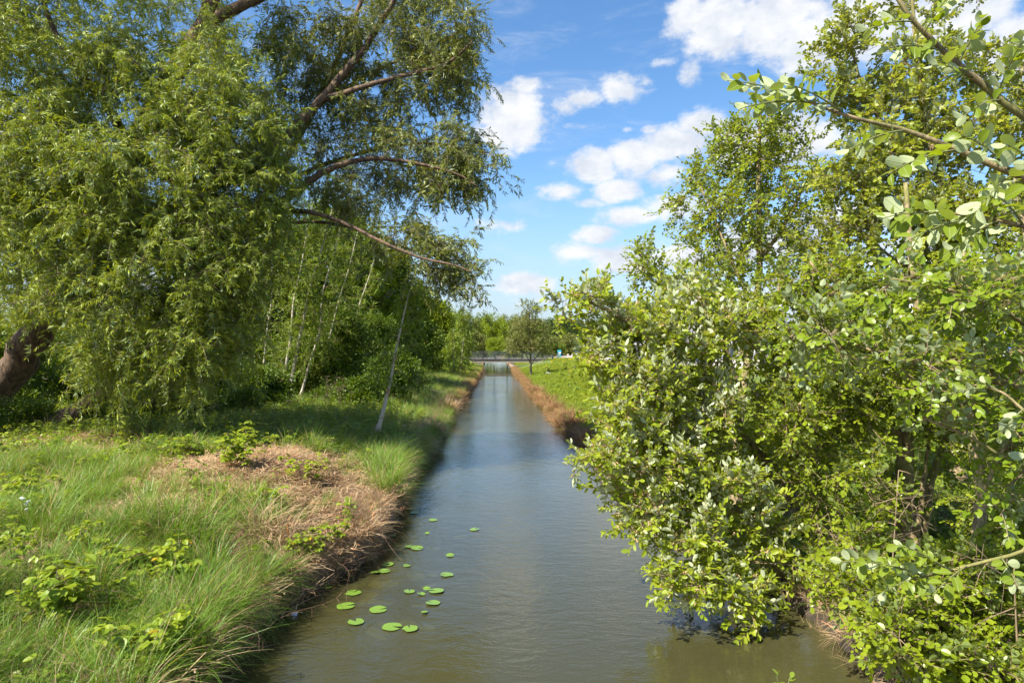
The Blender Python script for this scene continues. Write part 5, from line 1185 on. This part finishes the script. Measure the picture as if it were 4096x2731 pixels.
# timber sleepers and stones along the lot edge
SLG = 'timber wheel stops along the parking lot edge'
for k in range(9):
    p = (9.5+k*.75, 150-k*1.2); o_ = MB(); o_.box((0, 0, 0), (.28, 2.2, .22)); q = o_.build('wheel_stop', M['wood'], None, loc=(*p, 1.1)); q.rotation_euler = (0, 0, R(-50)); tag(q, 'short weathered timber stop in the row by the cyan container', 'wheel stop', SLG)
for k in range(7):
    p = (16.2+k*.35, 122-k*3.4); o_ = MB(); o_.box((0, 0, 0), (.28, 2.2, .22)); q = o_.build('wheel_stop', M['wood'], None, loc=(*p, 1.08)); q.rotation_euler = (0, 0, R(-35)); tag(q, 'short weathered timber stop in the nearer row beside the lawn', 'wheel stop', SLG+' near')
for k, (px, d) in enumerate([(1262,170),(1280,185),(1292,188),(1305,190),(1315,192)]):
    p = V(px, 810, d); bpyv = MB(); r_ = .45; vs = []
    for i in range(4):
        for j in range(7):
            a = j/7*6.28; rr = r_*math.sin((i+.6)/4.2*3.1)*random.uniform(.8, 1.15); vs.append((rr*math.cos(a), rr*math.sin(a)*.8, .7*math.cos((i+.6)/4.2*3.1)*r_+.2))
    fs = [(i*7+j, i*7+(j+1) % 7, (i+1)*7+(j+1) % 7, (i+1)*7+j) for i in range(3) for j in range(7)]+[tuple(range(7))]
    bpyv.add(vs, fs); q = bpyv.build('boulder', M['stone'], None, loc=(p.x, p.y, 1.05)); tag(q, ['pale boulder at the far edge of the lot, nearest the footbridge','second pale boulder from the footbridge end of the lot edge','middle pale boulder of the far lot edge','pale boulder second from the parked cars','pale boulder nearest the dark parked car'][k], 'boulder', 'boulders at the far edge of the parking lot')

# ------------------------------------------------------------------ buildings
def window(par, x, y, z, w_, h_, ny=-1, mull=1, frame='greywall', glass='glass'):
    f = MB(); t_ = .08
    f.box((x, y, z+h_/2-t_/2), (w_, .12, t_)); f.box((x, y, z-h_/2+t_/2), (w_, .12, t_))
    for k in range(mull+2): f.box((x-w_/2+t_/2+(w_-t_)*k/(mull+1), y, z), (t_, .11, h_-2*t_))
    fo = f.build('window', M[frame], par)
    g_ = MB(); g_.box((x, y+.0, z), (w_-.1, .03, h_-.1)); g_.build('pane', M[glass], fo)
b = empty('office_building', (35, 128, 1.0), 'white three-storey building with grey window bands behind the goat willow', 'building')
W_ = 32
q = MB(); q.box((0, 6, 4.6), (W_, 12, 9.2)); q.build('wall', M['whitewall'], b)
for st in range(3):
    zz = 1.45+st*3.1
    q = MB(); q.box((0, -.08, zz+1.36), (W_+.5, .5, .16)); q.build('ledge', M['greywall'], b)
    for k in range(11):
        x = -W_/2+1.6+k*2.9
        q = MB(); q.box((x, -.03, zz), (2.3, .1, 2.5)); q.build('recess', M['greywall'], b)
        window(b, x-.1, -.12, zz, 1.6, 2.2, mull=1)
q = MB(); q.box((0, 6, 9.35), (W_+.6, 12.6, .3)); q.build('roof', M['concgrey'], b)
q = MB(); q.box((6, 7, 10.7), (18, 8, 2.6)); q.build('penthouse', M['whitewall'], b)
for k in range(6): window(b, -1.5+k*2.9, 2.94, 10.7, 1.6, 1.7)
for st in range(1, 3):
    for k in range(3):
        x = 1.5+k*5.8; bl = MB(); bl.box((x, -.9, .1+st*3.1), (3.6, 1.3, .14)); ba = bl.build('balcony', M['whitewall'], b)
        rl = MB()
        for i in range(25): rl.box((x-1.75+i*.146, -1.5, .65+st*3.1), (.03, .03, .95))
        rl.box((x, -1.5, 1.15+st*3.1), (3.6, .06, .05)); rl.build('railing', M['paper'], ba)
# hall with barrel roof at far right
b = empty('barrel_roof_hall', (68, 98, 1.0), 'hall with curved green glass roof and white ribs at the far right', 'building')
q = MB(); q.box((0, 10, 3), (26, 20, 6)); q.build('wall', M['whitewall'], b)
n = 14; rr = 14.0
q = MB(); vs = []
for k in range(n+1):
    a = math.pi*.5*k/n; vs += [(-13, 0+rr*(1-math.cos(a)), 6+rr*math.sin(a)*.75), (13, rr*(1-math.cos(a)), 6+rr*math.sin(a)*.75)]
q.add(vs, [(2*k, 2*k+1, 2*k+3, 2*k+2) for k in range(n)]); q.build('roof', M['glassgreen'], b)
for i in range(12):
    x = -13+i*2.36; q = MB(); q.tube([(x, rr*(1-math.cos(math.pi*.5*k/n))-.2, 6.15+rr*math.sin(math.pi*.5*k/n)*.75) for k in range(n+1)], .28, 4); q.build('rib', M['whitewall'], b)
for i in range(8): window(b, -11+i*3.1, -.05, 3.2, 2.2, 2.4, mull=1)
q = MB(); q.box((0, 0, 2.6), (1.6, .1, .8)); q.box((-.6, .05, 1.1), (.1, .08, 2.3)); q.box((.6, .05, 1.1), (.1, .08, 2.3)); p = V(2302, 755, 60); o_ = q.build('blue_sign', M['bluesign'], None, loc=(p.x, p.y, 1.0)); tag(o_, 'blue sign on two posts seen through the right edge shrubs', 'sign')
# grey block behind the left bank woods
p = V(922, 640, 190); b = empty('tower_block', (p.x, p.y, 1.0), 'grey flat-roofed block peeping over the left bank trees', 'building')
hh = p.z-1.0; q = MB(); q.box((0, 5, hh/2), (9, 10, hh)); q.build('wall', M['concgrey'], b); q = MB(); q.box((0, 5, hh+.12), (9.4, 10.4, .24)); q.build('roof', M['slate'], b)
for st in range(7):
    for k in range(3): window(b, -2.9+k*2.9, -.03, hh-1.9-st*2.9, 1.5, 1.4, mull=0, frame='concgrey')
# house with red chimneys far behind
p = V(1300, 738, 290); b = empty('brick_house', (p.x, p.y, 1.0), 'distant house with dark roof and two red brick chimneys above the trees', 'house')
hh = p.z-1.0; q = MB(); q.box((3, 0, (hh-3)/2), (10, 8, hh-3)); q.build('wall', M['brick'], b)
q = MB(); q.add([(-2.5,-4.3,hh-3),(8.5,-4.3,hh-3),(8.5,4.3,hh-3),(-2.5,4.3,hh-3),(-1,0,hh+.6),(7,0,hh+.6)], [(0,1,5,4),(1,2,5),(2,3,4,5),(3,0,4)]); rf = q.build('roof', M['slate'], b)
for x in (-2.6, -.4):
    q = MB(); q.box((x, -1.5, hh), (1.0, 1.0, 3.4)); q.box((x, -1.5, hh+1.75), (1.2, 1.2, .2)); q.build('chimney', M['brick'], rf)
for k in range(3): window(b, k*3, -4.03, hh-5, 1.2, 1.6)
